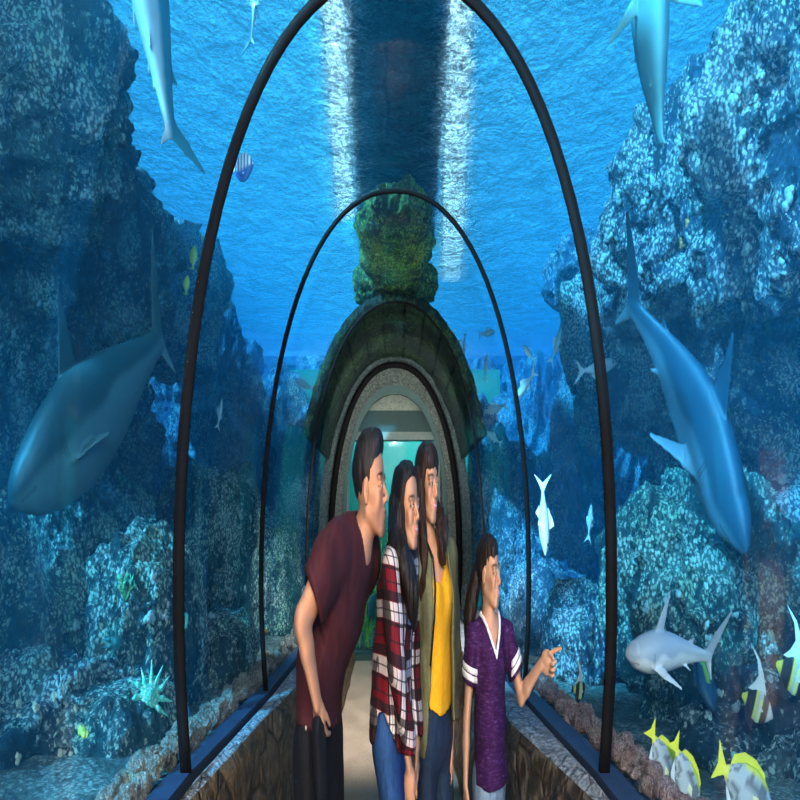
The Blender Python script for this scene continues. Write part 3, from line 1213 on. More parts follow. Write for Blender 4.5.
def branch_coral(loc, nrm, size, mat, seed, name, label, group):
    rnd = random.Random(seed)
    mb = MB()

    def grow(p, d, L, r, lvl):
        q = p + d * L
        mid = (p + q) / 2 + Vector((rnd.uniform(-1, 1), rnd.uniform(-1, 1), rnd.uniform(-1, 1))) * L * .1
        mb.tube([p, mid, q], [r, r * .85, r * (.7 if lvl else .45)], 6)
        if lvl:
            for _ in range(rnd.choice((2, 3))):
                nd = (d + Vector((rnd.uniform(-1, 1), rnd.uniform(-1, 1), rnd.uniform(-.5, 1))) * .75).normalized()
                grow(q, nd, L * rnd.uniform(.6, .85), r * .68, lvl - 1)
    for _ in range(4):
        d = (nrm + Vector((rnd.uniform(-1, 1), rnd.uniform(-1, 1), rnd.uniform(-.2, 1))) * .7).normalized()
        grow(Vector((0, 0, 0)), d, size * .42, size * .075, 2)
    mb.v = [(x * .55, y, z) for x, y, z in mb.v]
    o = mb.build(name, mat, None, True)
    o.location = loc
    return tag(o, label, 'coral', group)


def scatter(spec, fn, name, label, group, mat, s0, s1, seed):
    rnd = random.Random(seed)
    n = 0
    for (px0, px1, py0, py1, cnt) in spec:
        for _ in range(cnt):
            px, py = rnd.uniform(px0, px1), rnd.uniform(py0, py1)
            p, nr = on_reef(px, py)
            if p is None:
                continue
            fn(p, nr, rnd.uniform(s0, s1) , mat, seed * 50 + n, name, label, group)
            n += 1


scatter([(600, 700, 130, 260, 7), (690, 790, 20, 200, 7), (620, 690, 260, 420, 6), (740, 795, 240, 420, 5)], knob_coral, 'coral_head',
        'pale knobbly coral head growing on the upper right reef', 'pale coral heads on the upper right reef', CM['pale'], .05, .09, 11)
scatter([(620, 720, 560, 620, 4), (700, 790, 470, 640, 7), (630, 760, 690, 740, 5)], knob_coral, 'coral_head',
        'pale knobbly coral head growing on the lower right reef', 'pale coral heads on the lower right reef', CM['pale'], .04, .08, 12)
scatter([(5, 60, 300, 450, 6), (60, 170, 520, 640, 7), (100, 170, 430, 520, 4)], knob_coral, 'coral_head',
        'pale knobbly coral head growing on the shady left reef', 'pale coral heads on the left reef', CM['pale'], .04, .08, 13)
scatter([(10, 80, 680, 790, 12)], knob_coral, 'coral_head', 'pale rounded coral head clustered in the bottom left corner', 'coral heads in the bottom left corner', CM['cream'], .03, .055, 14)
scatter([(200, 250, 480, 640, 8)], knob_coral, 'coral_head', 'pale coral head on the rock between the first two arches', 'coral heads between the first two arches on the left', CM['pale'], .04, .07, 15)
scatter([(540, 600, 420, 640, 7), (485, 522, 440, 520, 5)], knob_coral, 'coral_head', 'pale coral head on the distant rocks right of the second arch', 'coral heads on the distant rocks on the right', CM['pale'], .05, .09, 16)
for (px, py, s, m, fn, nm, lb) in [
    (688, 222, .055, 'orange', knob_coral, 'orange_coral', 'small orange coral lump on the upper right reef above the diving shark, upper of two'),
    (682, 243, .05, 'orange', knob_coral, 'orange_coral', 'small orange coral lump on the upper right reef above the diving shark, lower of two'),
    (83, 735, .08, 'yellow', knob_coral, 'yellow_sponge', 'yellow-green sponge lump on the rock at lower left'),
    (125, 600, .12, 'green', branch_coral, 'branching_coral', 'green branching coral on the left reef above the sun star'),
    (60, 700, .10, 'pale', branch_coral, 'branching_coral', 'pale branching coral rising from the bottom left corner'),
    (657, 690, .07, 'pale', branch_coral, 'branching_coral', 'pale branching coral below the small pale shark'),
    (640, 555, .07, 'pale', branch_coral, 'branching_coral', 'upright pale finger coral just right of the front arch'),
    (770, 635, .07, 'cream', knob_coral, 'coral_head', 'rounded cream coral head right of the small pale shark'),
    (735, 760, .05, 'teal', knob_coral, 'coral_head', 'teal coral mound at the bottom right between the fish'),
    (228, 600, .08, 'cream', branch_coral, 'branching_coral', 'cream branching coral between the first two arches on the left'),
    (500, 455, .09, 'pale', branch_coral, 'branching_coral', 'pale branching coral on the rock right of the far portal'),
]:
    p, nr = on_reef(px, py)
    if p is not None:
        fn(p, nr, s, CM[m], int(px * 7 + py), nm, lb, None)

# ---- rubble strips along the foot of the acrylic
for side, mt, lb in ((1, 'rubble', 'pinkish coral rubble strip along the foot of the right acrylic'), (-1, 'rubble_pale', 'pale coral rubble strip along the foot of the left acrylic')):
    rnd = random.Random(5 + side)
    U, Q = CS[10]
    Vs, Qs, off = [], [], 0
    for k in range(520):
        y = rnd.uniform(.9, 7.6) if k > 120 else rnd.uniform(1.6, 4)
        f = float(np.interp(y, KY, KFOOT))
        r = rnd.uniform(.010, .028)
        P = U * r * (1 + .35 * fbm(U * 2.2 + k, 2, k)[:, None]) * np.array([.7, 1.3, 1.0]) + np.array([side * rnd.uniform(.605, .68), y, f + rnd.uniform(-.01, .035)])
        Vs.append(P); Qs.append(Q + off); off += len(P)
    o = quads_obj('coral_rubble', np.concatenate(Vs), np.concatenate(Qs), CM[mt])
    tag(o, lb, 'rubble', kind='stuff')
for i, (px, py) in enumerate([(268, 632), (271, 655)]):
    p = at(px, py, 4.9); p.x = -.70
    knob_coral(p, Vector((.2, 0, 1)).normalized(), .055, CM['orange'], 90 + i, 'orange_coral',
               'orange coral tuft low on the left outside the second arch, %s of two' % ('upper' if i == 0 else 'lower'), None)

# ---- sun stars (bodies with many tapering arms)
def sea_star(px, py, R, arms, mat, label, spin=0.0):
    p, nr = on_reef(px, py)
    if p is None:
        return
    f = Field()
    f.ell((0, 0, 0), (R * .33, R * .33, R * .13), None, .01)
    rnd = random.Random(arms)
    for k in range(arms):
        a = spin + 2 * PI * k / arms + rnd.uniform(-.08, .08)
        L = R * rnd.uniform(.85, 1.1)
        b1 = a + rnd.uniform(-.2, .2)
        f.chain([(0, 0, 0), (math.cos(a) * L * .55, math.sin(a) * L * .55, R * .02), (math.cos(b1) * L, math.sin(b1) * L, 0)], [R * .12, R * .075, R * .025], .012)
    V, Q = f.mesh(R / 36)
    nr = (nr + Vector((0, -1.2, 0)) + Vector((.5 if px < 400 else -.5, 0, 0))).normalized()
    rot = np.array(nr.to_track_quat('Z', 'Y').to_matrix())
    V = V @ rot.T
    V[:, 0] *= .55
    o = quads_obj('sun_star', V, Q, mat)
    o.location = p + nr * .012
    tag(o, label, 'starfish')


star = NB('speckled_green_star')
v = star.coord()
star.bsdf(star.ramp(star.voro(v, 90), [(.1, (.75, .85, .75)), (.5, (.10, .55, .40))]), .6, 0, star.bump(star.voro(v, 120), .5, .004))
sea_star(149, 697, .125, 11, star.m, 'green many-armed sun star clinging to the rock at lower left', .3)
sea_star(116, 640, .085, 9, CM['dim'], 'dim teal sun star on the rock above the bright one', .1)
# ================================================================ sharks and fish
def mat_skin(name, rough=.55, spec=.4):
    b = NB(name)
    a = b.n('Attribute'); a.attribute_name = 'tint'
    v = b.coord()
    n = b.noise(v, 18, 3)
    c = b.mix(.25, a.outputs['Color'], b.mix(n, (0, 0, 0), a.outputs['Color']), 'MIX')
    b.bsdf(c, rough, 0, b.bump(n, .1, .005), spec)
    return b.m


M['hide'] = mat_skin('animal_hide')
M['fin'] = mat_skin('fish_fin', .5)
M['eye_black'] = plain('glossy_black_eye', (.004, .004, .006), .12, 0, .1)


def basis(H, U):
    H = Vector(H).normalized()
    Y = Vector(U).cross(H).normalized()
    Z = H.cross(Y)
    return np.array([[H.x, Y.x, Z.x], [H.y, Y.y, Z.y], [H.z, Y.z, Z.z]])


def shark(loc, H, U, L, label, top=(.10, .16, .19), belly=(.62, .68, .68), girth=1.0, bend=0.0, pect=1.0, name='shark', pect_up=0.0, group=None, tailk=1.0, sq=SQ, dors=1.0):
    f = Field()
    st = [(.50, .012, .012), (.47, .034, .026), (.42, .055, .045), (.34, .072, .066), (.24, .083, .083), (.12, .086, .092), (0, .078, .084),
          (-.12, .060, .066), (-.24, .038, .044), (-.34, .022, .028), (-.42, .013, .020)]
    sx_ = np.array([q[0] for q in st][::-1])
    xs_ = np.concatenate([np.linspace(-.42, .42, 46), [.44, .455, .47, .485, .50]])
    def smo(i):
        v = np.interp(xs_, sx_, [q[i] for q in st][::-1])
        for _ in range(6):
            v[1:-1] = (v[:-2] + 2 * v[1:-1] + v[2:]) / 4
        return v
    st = list(zip(xs_, smo(1), smo(2)))
    f.spine([((x, 0, -.012 * (1 - abs(x)) + (.012 if x > .4 else 0)), w * girth, d * girth) for x, w, d in st], (0, 1, 0), .012)
    X = (1, 0, 0)
    for s in (-1, 1):
        f.slab((.20, s * .06 * girth, -.035), (.13, s * .16, -.06 + pect_up * .05), (.055, .012), (.042, .008), X, .018)
        f.slab((.13, s * .16, -.06 + pect_up * .05), (.02, s * .27 * pect, -.085 + pect_up * .16), (.042, .008), (.012, .004), X, .012)
        f.slab((-.16, s * .03, -.05), (-.21, s * .085, -.07), (.028, .006), (.008, .004), X, .01)
    f.slab((.10, 0, .07 * girth), (.055, 0, .07 * girth + .07 * dors), (.058, .010), (.034, .006), X, .015)
    f.slab((.055, 0, .07 * girth + .07 * dors), (.0, 0, .07 * girth + .155 * dors), (.034, .006), (.009, .004), X, .01)
    f.slab((-.24, 0, .035), (-.285, 0, .075), (.026, .006), (.007, .004), X, .01)
    f.slab((-.25, 0, -.035), (-.29, 0, -.07), (.022, .006), (.007, .004), X, .01)
    f.slab((-.41, 0, .0), (-.475, 0, .09 * tailk), (.032, .009), (.026, .006), X, .012)
    f.slab((-.475, 0, .09 * tailk), (-.56, 0, .20 * tailk), (.026, .006), (.009, .004), X, .01)
    f.slab((-.41, 0, .0), (-.455, 0, -.095 * tailk), (.030, .008), (.008, .004), X, .012)
    V, Q = f.mesh(.0062)
    V = relax(V, Q, 1, .4)
    x, y, z = V[:, 0], V[:, 1], V[:, 2]
    t = np.clip((z + .012 + .02 * noise3(V * 9, 3)) / .028, 0, 1)[:, None]
    c = np.array(belly) * (1 - t) + np.array(top) * t
    # mouth and gill slits
    mouth = (np.abs(z + .022 + .25 * (np.maximum(0, .46 - x)) * .12) < .004) & (x > .395) & (x < .475)
    gills = (np.abs(np.sin((x - .215) * 260)) < .28) & (x > .215) & (x < .275) & (np.abs(z + .005) < .035)
    c = np.where((mouth | gills)[:, None], c * .45, c)
    V = V.copy()
    b_ = lambda xx: bend * np.where(xx < .15, (xx - .15) ** 2, 0)
    V[:, 1] += b_(V[:, 0])
    R = basis(H, U)
    P = (V * L) @ R.T
    P[:, 0] *= sq
    root = empty(name, loc)
    tag(root, label, 'shark', group)
    o = quads_obj('body', P, Q, M['hide'], root)
    add_color(o, c)
    for s in (-1, 1):
        e = MB(); e.ball((0, 0, 0), .0095 * L, 10, 8)
        q = np.array(e.v) * np.array([1, .6, 1]) + np.array([.425, s * .050 * girth, .012]) * L
        q = q @ R.T
        q[:, 0] *= sq
        e.v = [tuple(k) for k in q]
        e.build('eye', M['eye_black'], root, True)
    return root


DARK = dict(top=(.012, .06, .075), belly=(.07, .17, .20))
shark(at(98, 405, 3.05), (-.62, -.55, -.56), (-.30, -.35, .88), 1.15, 'large dark bull shark swimming down past the left side of the tunnel', girth=1.85, bend=.25, dors=1.6, tailk=1.5, **DARK)
shark(at(697, 404, 3.0), (.20, -.50, -.83), (.12, -.72, .60), 1.12, 'big blue-grey shark diving head down beyond the right acrylic', top=(.012, .075, .13), belly=(.09, .20, .27), girth=1.45, bend=-.9, dors=1.3, pect=1.25, tailk=1.25)
shark(at(665, 648, 2.55), (-.90, -.10, -.05), (.12, -.25, .95), .56, 'small pale shark with tall fin swimming low on the right', top=(.40, .48, .58), belly=(.74, .78, .82), girth=1.2, bend=.5, dors=1.5, tailk=1.3)
shark(at(650, 38, 2.75), (-.14, -.10, .97), (.06, .96, .12), .74, 'pale-bellied shark hanging nose up at the top right edge, tail pointing down', top=(.06, .20, .24), belly=(.16, .42, .44), girth=1.75, bend=.2, pect=1.6, tailk=.7)
shark(at(151, -12, 2.9), (-.24, -.12, .95), (.75, .55, .25), 1.15, 'turquoise shark at the top left edge with its tail hanging down', top=(.05, .26, .32), belly=(.55, .68, .72), girth=1.3, bend=.2, tailk=.8)
shark(at(256, -12, 3.6), (.22, 0, .95), (-.9, .2, .2), .50, 'slim dark shark tail dropping in at the top left of the front arch', top=(.05, .14, .2), belly=(.6, .7, .75), girth=.8, tailk=.8)


def fish(loc, H, U, L, label, cat, name, prof, thick, colfn, fins, group=None, sq=SQ, eye=(.36, .06), spines=None):
    """body lofted from top/bottom outlines; fins are thin solids of their own"""
    R = basis(H, U)
    root = empty(name, loc)
    tag(root, label, cat, group)
    xs = np.linspace(0, 1, 34)
    px_ = [p[0] for p in prof]
    top = np.interp(xs, px_, [p[1] for p in prof])
    bot = np.interp(xs, px_, [p[2] for p in prof])
    n = 18
    V, Q = [], []
    for i, x in enumerate(xs):
        zc, zh = (top[i] + bot[i]) / 2, max((top[i] - bot[i]) / 2, .004)
        w = max(thick * (math.sin(PI * min(1, max(0, (1.0 - x) * .96 + .02)) ** .62)) ** .8, .004)
        for k in range(n):
            a = 2 * PI * k / n
            V.append((x - .5, w * math.cos(a) * min(1.0, zh / (thick * .8)), zc + zh * math.sin(a)))
    for i in range(len(xs) - 1):
        for k in range(n):
            Q.append((i * n + k, (i + 1) * n + k, (i + 1) * n + (k + 1) % n, i * n + (k + 1) % n))
    F = [tuple(q[::-1]) for q in Q] + [tuple(reversed(range(n))), tuple(range((len(xs) - 1) * n, len(xs) * n))]
    V = np.array(V)
    c = colfn(V)

    def world(P):
        W_ = (np.array(P) * L) @ R.T
        W_[:, 0] *= sq
        return W_
    o = mesh_obj('body', world(V), F, M['hide'], root)
    add_color(o, c)
    for nm, out, th, y0, col in fins:
        m = len(out)
        P = [(x, y0 - th, z) for x, z in out] + [(x, y0 + th, z) for x, z in out]
        Fc = [tuple(range(m)), tuple(reversed(range(m, 2 * m)))] + [(i, i + m, (i + 1) % m + m, (i + 1) % m) for i in range(m)]
        P = np.array(P)
        fo = mesh_obj(nm, world(P), Fc, M['fin'], root, False)
        add_color(fo, colfn(P) if col is None else np.tile(np.array(col), (len(P), 1)))
    for s in (-1, 1):
        e = MB(); e.ball((0, 0, 0), .028, 8, 6)
        e.v = [tuple(k) for k in world(np.array(e.v) * np.array([1, .5, 1]) + np.array([eye[0], s * thick * .62, eye[1]]))]
        e.build('eye', M['eye_black'], root, True)
    return root


DISC = [(0, .055, -.055), (.06, .06, -.06), (.15, .13, -.13), (.35, .27, -.27), (.55, .32, -.31), (.72, .29, -.26), (.86, .20, -.15), (.95, .09, -.06), (1, .02, -.02)]
SLIM = [(0, .03, -.03), (.1, .04, -.04), (.3, .095, -.10), (.55, .13, -.14), (.75, .12, -.12), (.9, .08, -.06), (1, .01, -.01)]


def col_tang(V):
    x, z = V[:, 0], V[:, 2]
    c = np.tile(np.array([.50, .54, .58]), (len(V), 1))
    st = np.sin(z * 70) > .45
    c[st & (z < .2)] *= .35
    c[(z > .23) | (x < -.38)] = (.86, .82, .06)
    return c


def tang_fins():
    Y = (.88, .84, .05)
    return [('tail_fin', [(-.45, .05), (-.55, .13), (-.64, .21), (-.58, .0), (-.64, -.21), (-.55, -.13), (-.45, -.05)], .008, 0, Y),
            ('dorsal_fin', [(.26, .22), (.18, .34), (.0, .38), (-.2, .34), (-.36, .22), (-.38, .10), (-.1, .25)], .008, 0, Y),
            ('anal_fin', [(.02, -.28), (-.1, -.37), (-.28, -.30), (-.38, -.12), (-.15, -.22)], .008, 0, (.75, .82, .85)),
            ('pectoral_fin', [(.18, -.02), (.10, .05), (.0, .02), (.06, -.08)], .006, -.10, (.85, .85, .5))]


def idol(V):
    x, z = V[:, 0], V[:, 2]
    c = np.tile(np.array([.60, .62, .58]), (len(V), 1))
    c[(x < .30) & (x > .12)] = (.015, .02, .03)
    c[(x < -.10) & (x > -.34)] = (.015, .02, .03)
    c[(x <= .12) & (x > .02) & (z < .15)] = (.88, .86, .35)
    c[(x <= -.02) & (x > -.10)] = (.9, .82, .12)
    c[x < -.34] = (.9, .82, .10)
    return c


def idol_fins():
    return [('tail_fin', [(-.47, .06), (-.62, .16), (-.60, 0), (-.62, -.16), (-.47, -.06)], .008, 0, (.02, .02, .03)),
            ('dorsal_fin', [(.20, .27), (.12, .42), (.0, .62), (-.22, .86), (-.55, 1.02), (-.26, .80), (-.14, .55), (-.22, .36), (-.36, .20), (-.1, .24)], .007, 0, (.9, .93, .92)),
            ('anal_fin', [(.05, -.28), (-.06, -.46), (-.22, -.42), (-.38, -.14), (-.15, -.22)], .007, 0, (.02, .02, .03)),
            ('pectoral_fin', [(.18, -.02), (.08, .04), (.0, .0), (.08, -.08)], .006, -.09, (.8, .8, .6))]


def plainfish(a, b_):
    def f(V):
        t = np.clip((V[:, 2] + .02) / .06, 0, 1)[:, None]
        return np.array(b_) * (1 - t) + np.array(a) * t
    return f


def slim_fins(c, fork=.2):
    return [('tail_fin', [(-.47, .03), (-.58, .10), (-.74, fork + .04), (-.60, 0), (-.74, -fork), (-.58, -.09), (-.47, -.03)], .010, 0, c),
            ('dorsal_fin', [(.12, .12), (.06, .24), (-.06, .20), (-.22, .10)], .008, 0, c),
            ('anal_fin', [(-.05, -.12), (-.14, -.20), (-.26, -.10)], .008, 0, c),
            ('pectoral_fin', [(.2, -.04), (.06, -.16), (.0, -.14), (.12, -.02)], .008, -.07, c)]


for px, py, y, L, H, w in [(663, 766, 2.35, .19, (.45, -.10, -.75), 'leftmost'), (686, 782, 2.25, .19, (.40, -.15, -.80), 'middle'), (748, 796, 2.1, .25, (.85, -.15, -.50), 'rightmost and largest')]:
    fish(at(px, py, y), H, (.55, .15, .8), L, 'yellow-backed striped white fish low on the right, %s of three' % w, 'fish', 'striped_fish', DISC, .085, col_tang, tang_fins(), 'yellow-backed fish at bottom right', sq=.5)
for px, py, y, L, H, lb in [(757, 706, 2.5, .15, (.72, -.35, -.3), 'black and yellow banded fish with trailing white fin below the reef shelf at right'),
                            (794, 676, 2.45, .17, (.72, -.35, -.3), 'banded black yellow and white fish half out at the right edge'),
                            (580, 690, 3.7, .13, (.75, .2, -.1), 'tiny black and yellow banded fish seen past the pointing hand')]:
    fish(at(px, py, y), H, (.25, 0, 1), L, lb, 'fish', 'banded_fish', DISC, .075, idol, idol_fins(), None, sq=.5)
fish(at(706, 682, 2.75), (.05, -.6, -.8), (-.8, .1, .3), .20, 'dark rounded fish with a yellow-green flank behind the small pale shark tail', 'fish', 'dark_fish', DISC, .09,
     lambda V: np.where(((V[:, 2] > -.1) & (V[:, 2] < .06) & (V[:, 0] < .05))[:, None], np.array([.35, .6, .08]), np.array([.015, .05, .09])), 
     [('tail_fin', [(-.47, .05), (-.60, .16), (-.62, -.16), (-.47, -.05)], .008, 0, (.02, .05, .08)), ('dorsal_fin', [(.25, .25), (.0, .42), (-.36, .22), (-.1, .24)], .008, 0, (.015, .05, .09))], sq=.5)
WHT = plainfish((.60, .68, .72), (.85, .87, .88))
small = [
    (544, 522, 3.6, .23, (-.05, -.35, -.8), (.9, -.1, .1), 'white fish with forked tail up, swimming down behind the pointing girl'),
    (590, 520, 4.6, .13, (.15, 0, .9), (-.9, 0, .2), 'thin white fish standing upright just left of the front arch'),
    (600, 367, 4.4, .24, (.9, 0, .12), (0, -.5, .8), 'white fish crossing behind the front arch on the right'),
    (557, 343, 5.4, .17, (.45, 0, .8), (-.8, 0, .5), 'slim white fish swimming steeply upward right of the second arch'),
    (528, 352, 5.6, .12, (-.8, 0, .5), (.4, 0, .8), 'small pale fish just outside the second arch on the right'),
    (524, 387, 5.2, .18, (-.7, 0, -.55), (-.5, 0, .8), 'white fish tilted head down beside the second arch'),
    (488, 333, 6.5, .15, (.85, 0, .1), (0, 0, 1), 'small white fish level with the top of the third arch'),
    (486, 365, 6.6, .14, (.1, 0, .95), (-.9, 0, .1), 'small upright white fish inside the second arch on the right'),
    (452, 336, 7.0, .17, (-.8, 0, .35), (.3, 0, .9), 'white fish nearest to the third arch, heading left'),
    (464, 347, 7.0, .13, (-.1, 0, -.9), (.9, 0, .1), 'thin white fish dropping beside the third arch'),
    (494, 409, 6.4, .20, (-.85, 0, -.15), (0, 0, 1), 'white fish gliding left halfway up the second arch'),
    (481, 430, 6.8, .16, (-.2, 0, -.9), (.9, 0, 0), 'white fish pointing down below the gliding one'),
    (493, 437, 6.5, .15, (-.85, 0, .4), (.3, 0, .9), 'white fish low inside the second arch on the right'),
    (303, 384, 7.0, .20, (-.8, 0, .2), (0, 0, 1), 'small white fish on the left between the second and third arches, upper one'),
    (220, 412, 5.0, .12, (.3, -.2, .8), (-.9, 0, 0), 'small pale fish left of the second arch'),
]
for px, py, y, L, H, U, lb in small:
    fish(at(px, py, y), H, U, L * 1.25, lb, 'fish', 'white_fish', SLIM, .085, WHT, slim_fins((.88, .94, .96)), 'small white fish beyond the acrylic', sq=.55)
fish(at(243, 168, 3.2), (.8, -.2, .05), (0, 0, 1), .17, 'blue fish with white striped back high beside the front arch on the left', 'fish', 'blue_striped_fish', DISC, .09,
     lambda V: np.where(((V[:, 2] > .0) & (np.sin(V[:, 0] * 42) > -.3))[:, None], np.array([.9, .93, .95]), np.array([.05, .16, .5])), slim_fins((.6, .75, .9)), sq=.5)
for px, py, L, w in [(194, 256, .11, 'upper'), (187, 284, .09, 'lower')]:
    fish(at(px, py, 4.4), (.2, 0, .9), (-.9, 0, .1), L, 'small bright yellow fish just left of the front arch, %s of two' % w, 'fish', 'yellow_fish', DISC, .09,
         plainfish((.85, .8, .05), (.9, .88, .3)), tang_fins()[:2], 'yellow fish left of the front arch', sq=.5)
fish(at(186, 722, 3.3), (.15, 0, .9), (-.9, 0, .1), .13, 'blue fish hugging the foot of the front arch on the left', 'fish', 'blue_fish', SLIM, .10,
     plainfish((.03, .2, .75), (.1, .4, .9)), slim_fins((.05, .3, .85)), sq=.55)
fish(at(184, 622, 3.5), (.6, -.2, .5), (-.5, 0, .8), .10, 'teal rounded fish beside the front arch on the left', 'fish', 'teal_fish', DISC, .10,
     plainfish((.05, .6, .6), (.2, .75, .7)), tang_fins()[:2], sq=.5)

# behind the end window: plants, a boulder and a dark round fish
plantm = plain('bright_green_water_plant', (.22, .62, .10), .6, 0, .4, 12)
g = MB(); g.box(-1.2, 1.2, 10.3, 10.38, 0, 3.0)
tag(g.build('wall_behind_window', M['backdrop']), kind='structure')
for i, (px, py, h, lb) in enumerate([(352, 660, .85, 'leftmost leafy green water plant behind the end window'), (366, 660, .95, 'bright green water plant behind the end window beside the leaning man'),
                                     (380, 660, 1.05, 'tall green water plant in the middle of the end window'), (394, 660, 1.3, 'tallest green water plant behind the end window'),
                                     (424, 660, 1.0, 'green water plant behind the end window by the right post')]):
    rnd = random.Random(40 + i)
    mb = MB()
    base = at(px, py, 9.1); base.z = .02
    for s in range(9):
        x0, y0 = rnd.uniform(-.06, .06), rnd.uniform(-.08, .08)
        H_ = h * rnd.uniform(.7, 1.15)
        pts = [Vector((x0 + .03 * math.sin(t * 5 + s), y0, H_ * t)) for t in np.linspace(0, 1, 7)]
        mb.tube(pts, [.006] * 7, 5)
        for t in np.linspace(.1, 1, 12):
            for k in range(2):
                c = Vector((x0 + .03 * math.sin(t * 5 + s), y0, H_ * t))
                a = rnd.uniform(0, 2 * PI)
                d = Vector((math.cos(a) * .045, math.sin(a) * .08, rnd.uniform(.02, .09)))
                w = Vector((-math.sin(a) * .008, math.cos(a) * .02, .0))
                p1 = c + d * .5
                u = Vector((0, 0, .004))
                mb.add([c, p1 + w, c + d, p1 - w, c + u, p1 + w + u, c + d + u, p1 - w + u], [(3, 2, 1, 0), (4, 5, 6, 7), (0, 1, 5, 4), (1, 2, 6, 5), (2, 3, 7, 6), (3, 0, 4, 7)])
    o = mb.build('water_plant', plantm)
    o.location = base
    tag(o, lb, 'plant')
fish(at(372, 606, 8.9), (-.4, -.5, -.5), (0, 0, 1), .34, 'dark round fish hanging among the green plants behind the end window', 'fish', 'dark_fish', DISC, .13,
     plainfish((.02, .14, .18), (.02, .14, .18)), tang_fins()[:0], sq=.5)
area('window_tank_light', (0, 9.3, 3.0), (0, -.1, -1), 1.0, 55, (.75, 1, .85), .8)
# ================================================================ people
PSQ = 0.36


def mat_tinted(name, rough=.65, sss=.12, spec=.12):
    b = NB(name)
    a = b.n('Attribute'); a.attribute_name = 'tint'
    v = b.coord((2.5, 1, 1))
    n = b.noise(v, 160, 3)
    b.bsdf(a.outputs['Color'], rough, 0, b.bump(n, .12, .001), spec, sss)
    return b.m


def mat_hair(name, dark, lite, sc=1.0):
    b = NB(name)
    v = b.coord((240 * sc, 110 * sc, 9), 'cloth')
    n = b.noise(v, 1.0, 3, .6, .3)
    c = b.ramp(n, [(.35, dark), (.7, lite)])
    b.bsdf(c, .5, 0, b.bump(n, .7, .004), .3)
    return b.m


def mat_fabric(name, c, var=.15, sc=(60, 60, 60), rough=.85, weave=.2, sheen=0.0, big=.12):
    b = NB(name)
    v = b.coord(sc, 'cloth')
    n = b.noise(v, 1.0, 4, .65)
    v2 = b.coord((7, 7, 3), 'cloth')
    n2 = b.noise(v2, 1.0, 3)
    col = b.ramp(n, [(.3, tuple(x * (1 - var) for x in c)), (.7, tuple(min(1, x * (1 + var)) for x in c))])
    h = b.math('ADD', b.math('MULTIPLY', n, .15), n2)
    b.bsdf(col, rough, 0, b.bump(h, weave, .01), .25, 0, sheen)
    return b.m


M['skin'] = mat_tinted('skin')
M['hair_man'] = mat_hair('short_dark_brown_hair', (.004, .003, .002), (.022, .012, .008))
M['hair_w2'] = mat_hair('long_black_brown_hair', (.003, .002, .002), (.018, .010, .008))
M['hair_w3'] = mat_hair('wavy_brown_hair', (.006, .003, .002), (.050, .020, .010))
M['hair_girl'] = mat_hair('girls_dark_hair', (.005, .003, .003), (.035, .018, .012))
M['maroon'] = mat_fabric('maroon_jersey', (.042, .007, .011), .2)
M['black_denim'] = mat_fabric('black_denim', (.003, .0035, .006), .4)
M['blue_denim'] = mat_fabric('mid_blue_denim', (.018, .065, .20), .35, (90, 90, 40))
M['navy_denim'] = mat_fabric('dark_navy_denim', (.014, .030, .062), .35, (90, 90, 40))
M['light_denim'] = mat_fabric('washed_light_denim', (.22, .33, .48), .25, (90, 90, 40))
M['yellow'] = mat_fabric('mustard_yellow_jersey', (.86, .40, .012), .08)
M['olive'] = mat_fabric('olive_cotton', (.135, .14, .075), .18)
M['black_strap'] = mat_fabric('black_strap', (.01, .01, .012), .2)
M['white_trim'] = mat_fabric('white_ribbing', (.85, .85, .88), .05)
M['shoe'] = mat_fabric('dark_shoe_leather', (.02, .018, .016), .2, rough=.5)
M['shoe_w'] = mat_fabric('white_canvas_shoe', (.7, .7, .7), .08)
M['iris'] = plain('brown_iris', (.02, .010, .006), .5, 0, .1, 200)
M['sclera'] = plain('eye_white', (.42, .40, .39), .4, 0, .03, 200)

# marled purple
b = NB('marled_purple_jersey')
v = b.coord((16, 16, 85), 'cloth')
n = b.noise(v, 1.6, 4, .7)
b.bsdf(b.ramp(n, [(.35, (.022, .005, .040)), (.55, (.045, .010, .075)), (.72, (.13, .06, .18))]), .85, 0, b.bump(n, .2, .004), .2)
M['purple'] = b.m

# tartan
b = NB('red_white_black_plaid')
a = b.n('Attribute'); a.attribute_name = 'plaid'
sp = b.n('SeparateXYZ'); b.l(a.outputs['Vector'], sp.inputs[0])


def bands(axis, period, stops, off=0.0):
    t = b.math('FRACT', b.math('ADD', b.math('DIVIDE', sp.outputs[axis], period), off))
    return b.ramp(t, stops, 'CONSTANT')


wht = bands(0, .13, [(0, 0), (.10, 1), (.36, 0), (.80, 0)], .2)
whz = bands(2, .13, [(0, 0), (.08, 1), (.40, 0), (.90, 0)], .1)
blk = bands(0, .13, [(0, 1), (.08, 0), (.38, 1), (.58, 0)], .2)
bkz = bands(2, .13, [(0, 1), (.06, 0), (.42, 1), (.60, 0)], .1)
thx = bands(0, .13, [(0, 0), (.22, 1), (.25, 0), (.70, 1), (.74, 0)], .2)
thz = bands(2, .13, [(0, 0), (.23, 1), (.26, 0), (.74, 1), (.78, 0)], .1)
c = b.mix(b.math('MULTIPLY', wht, .62), (.16, .006, .015), (.78, .76, .76))
c = b.mix(b.math('MULTIPLY', whz, .55), c, (.78, .76, .76))
c = b.mix(b.math('MULTIPLY', blk, .86), c, (.010, .008, .012))
c = b.mix(b.math('MULTIPLY', bkz, .86), c, (.010, .008, .012))
c = b.mix(b.math('MULTIPLY', thx, .8), c, (.02, .012, .02))
c = b.mix(b.math('MULTIPLY', thz, .8), c, (.02, .012, .02))
vv = b.coord((7, 7, 3), 'cloth')
n = b.noise(vv, 1.0, 3)
b.bsdf(c, .85, 0, b.bump(n, .3, .012), .2)
M['plaid'] = b.m


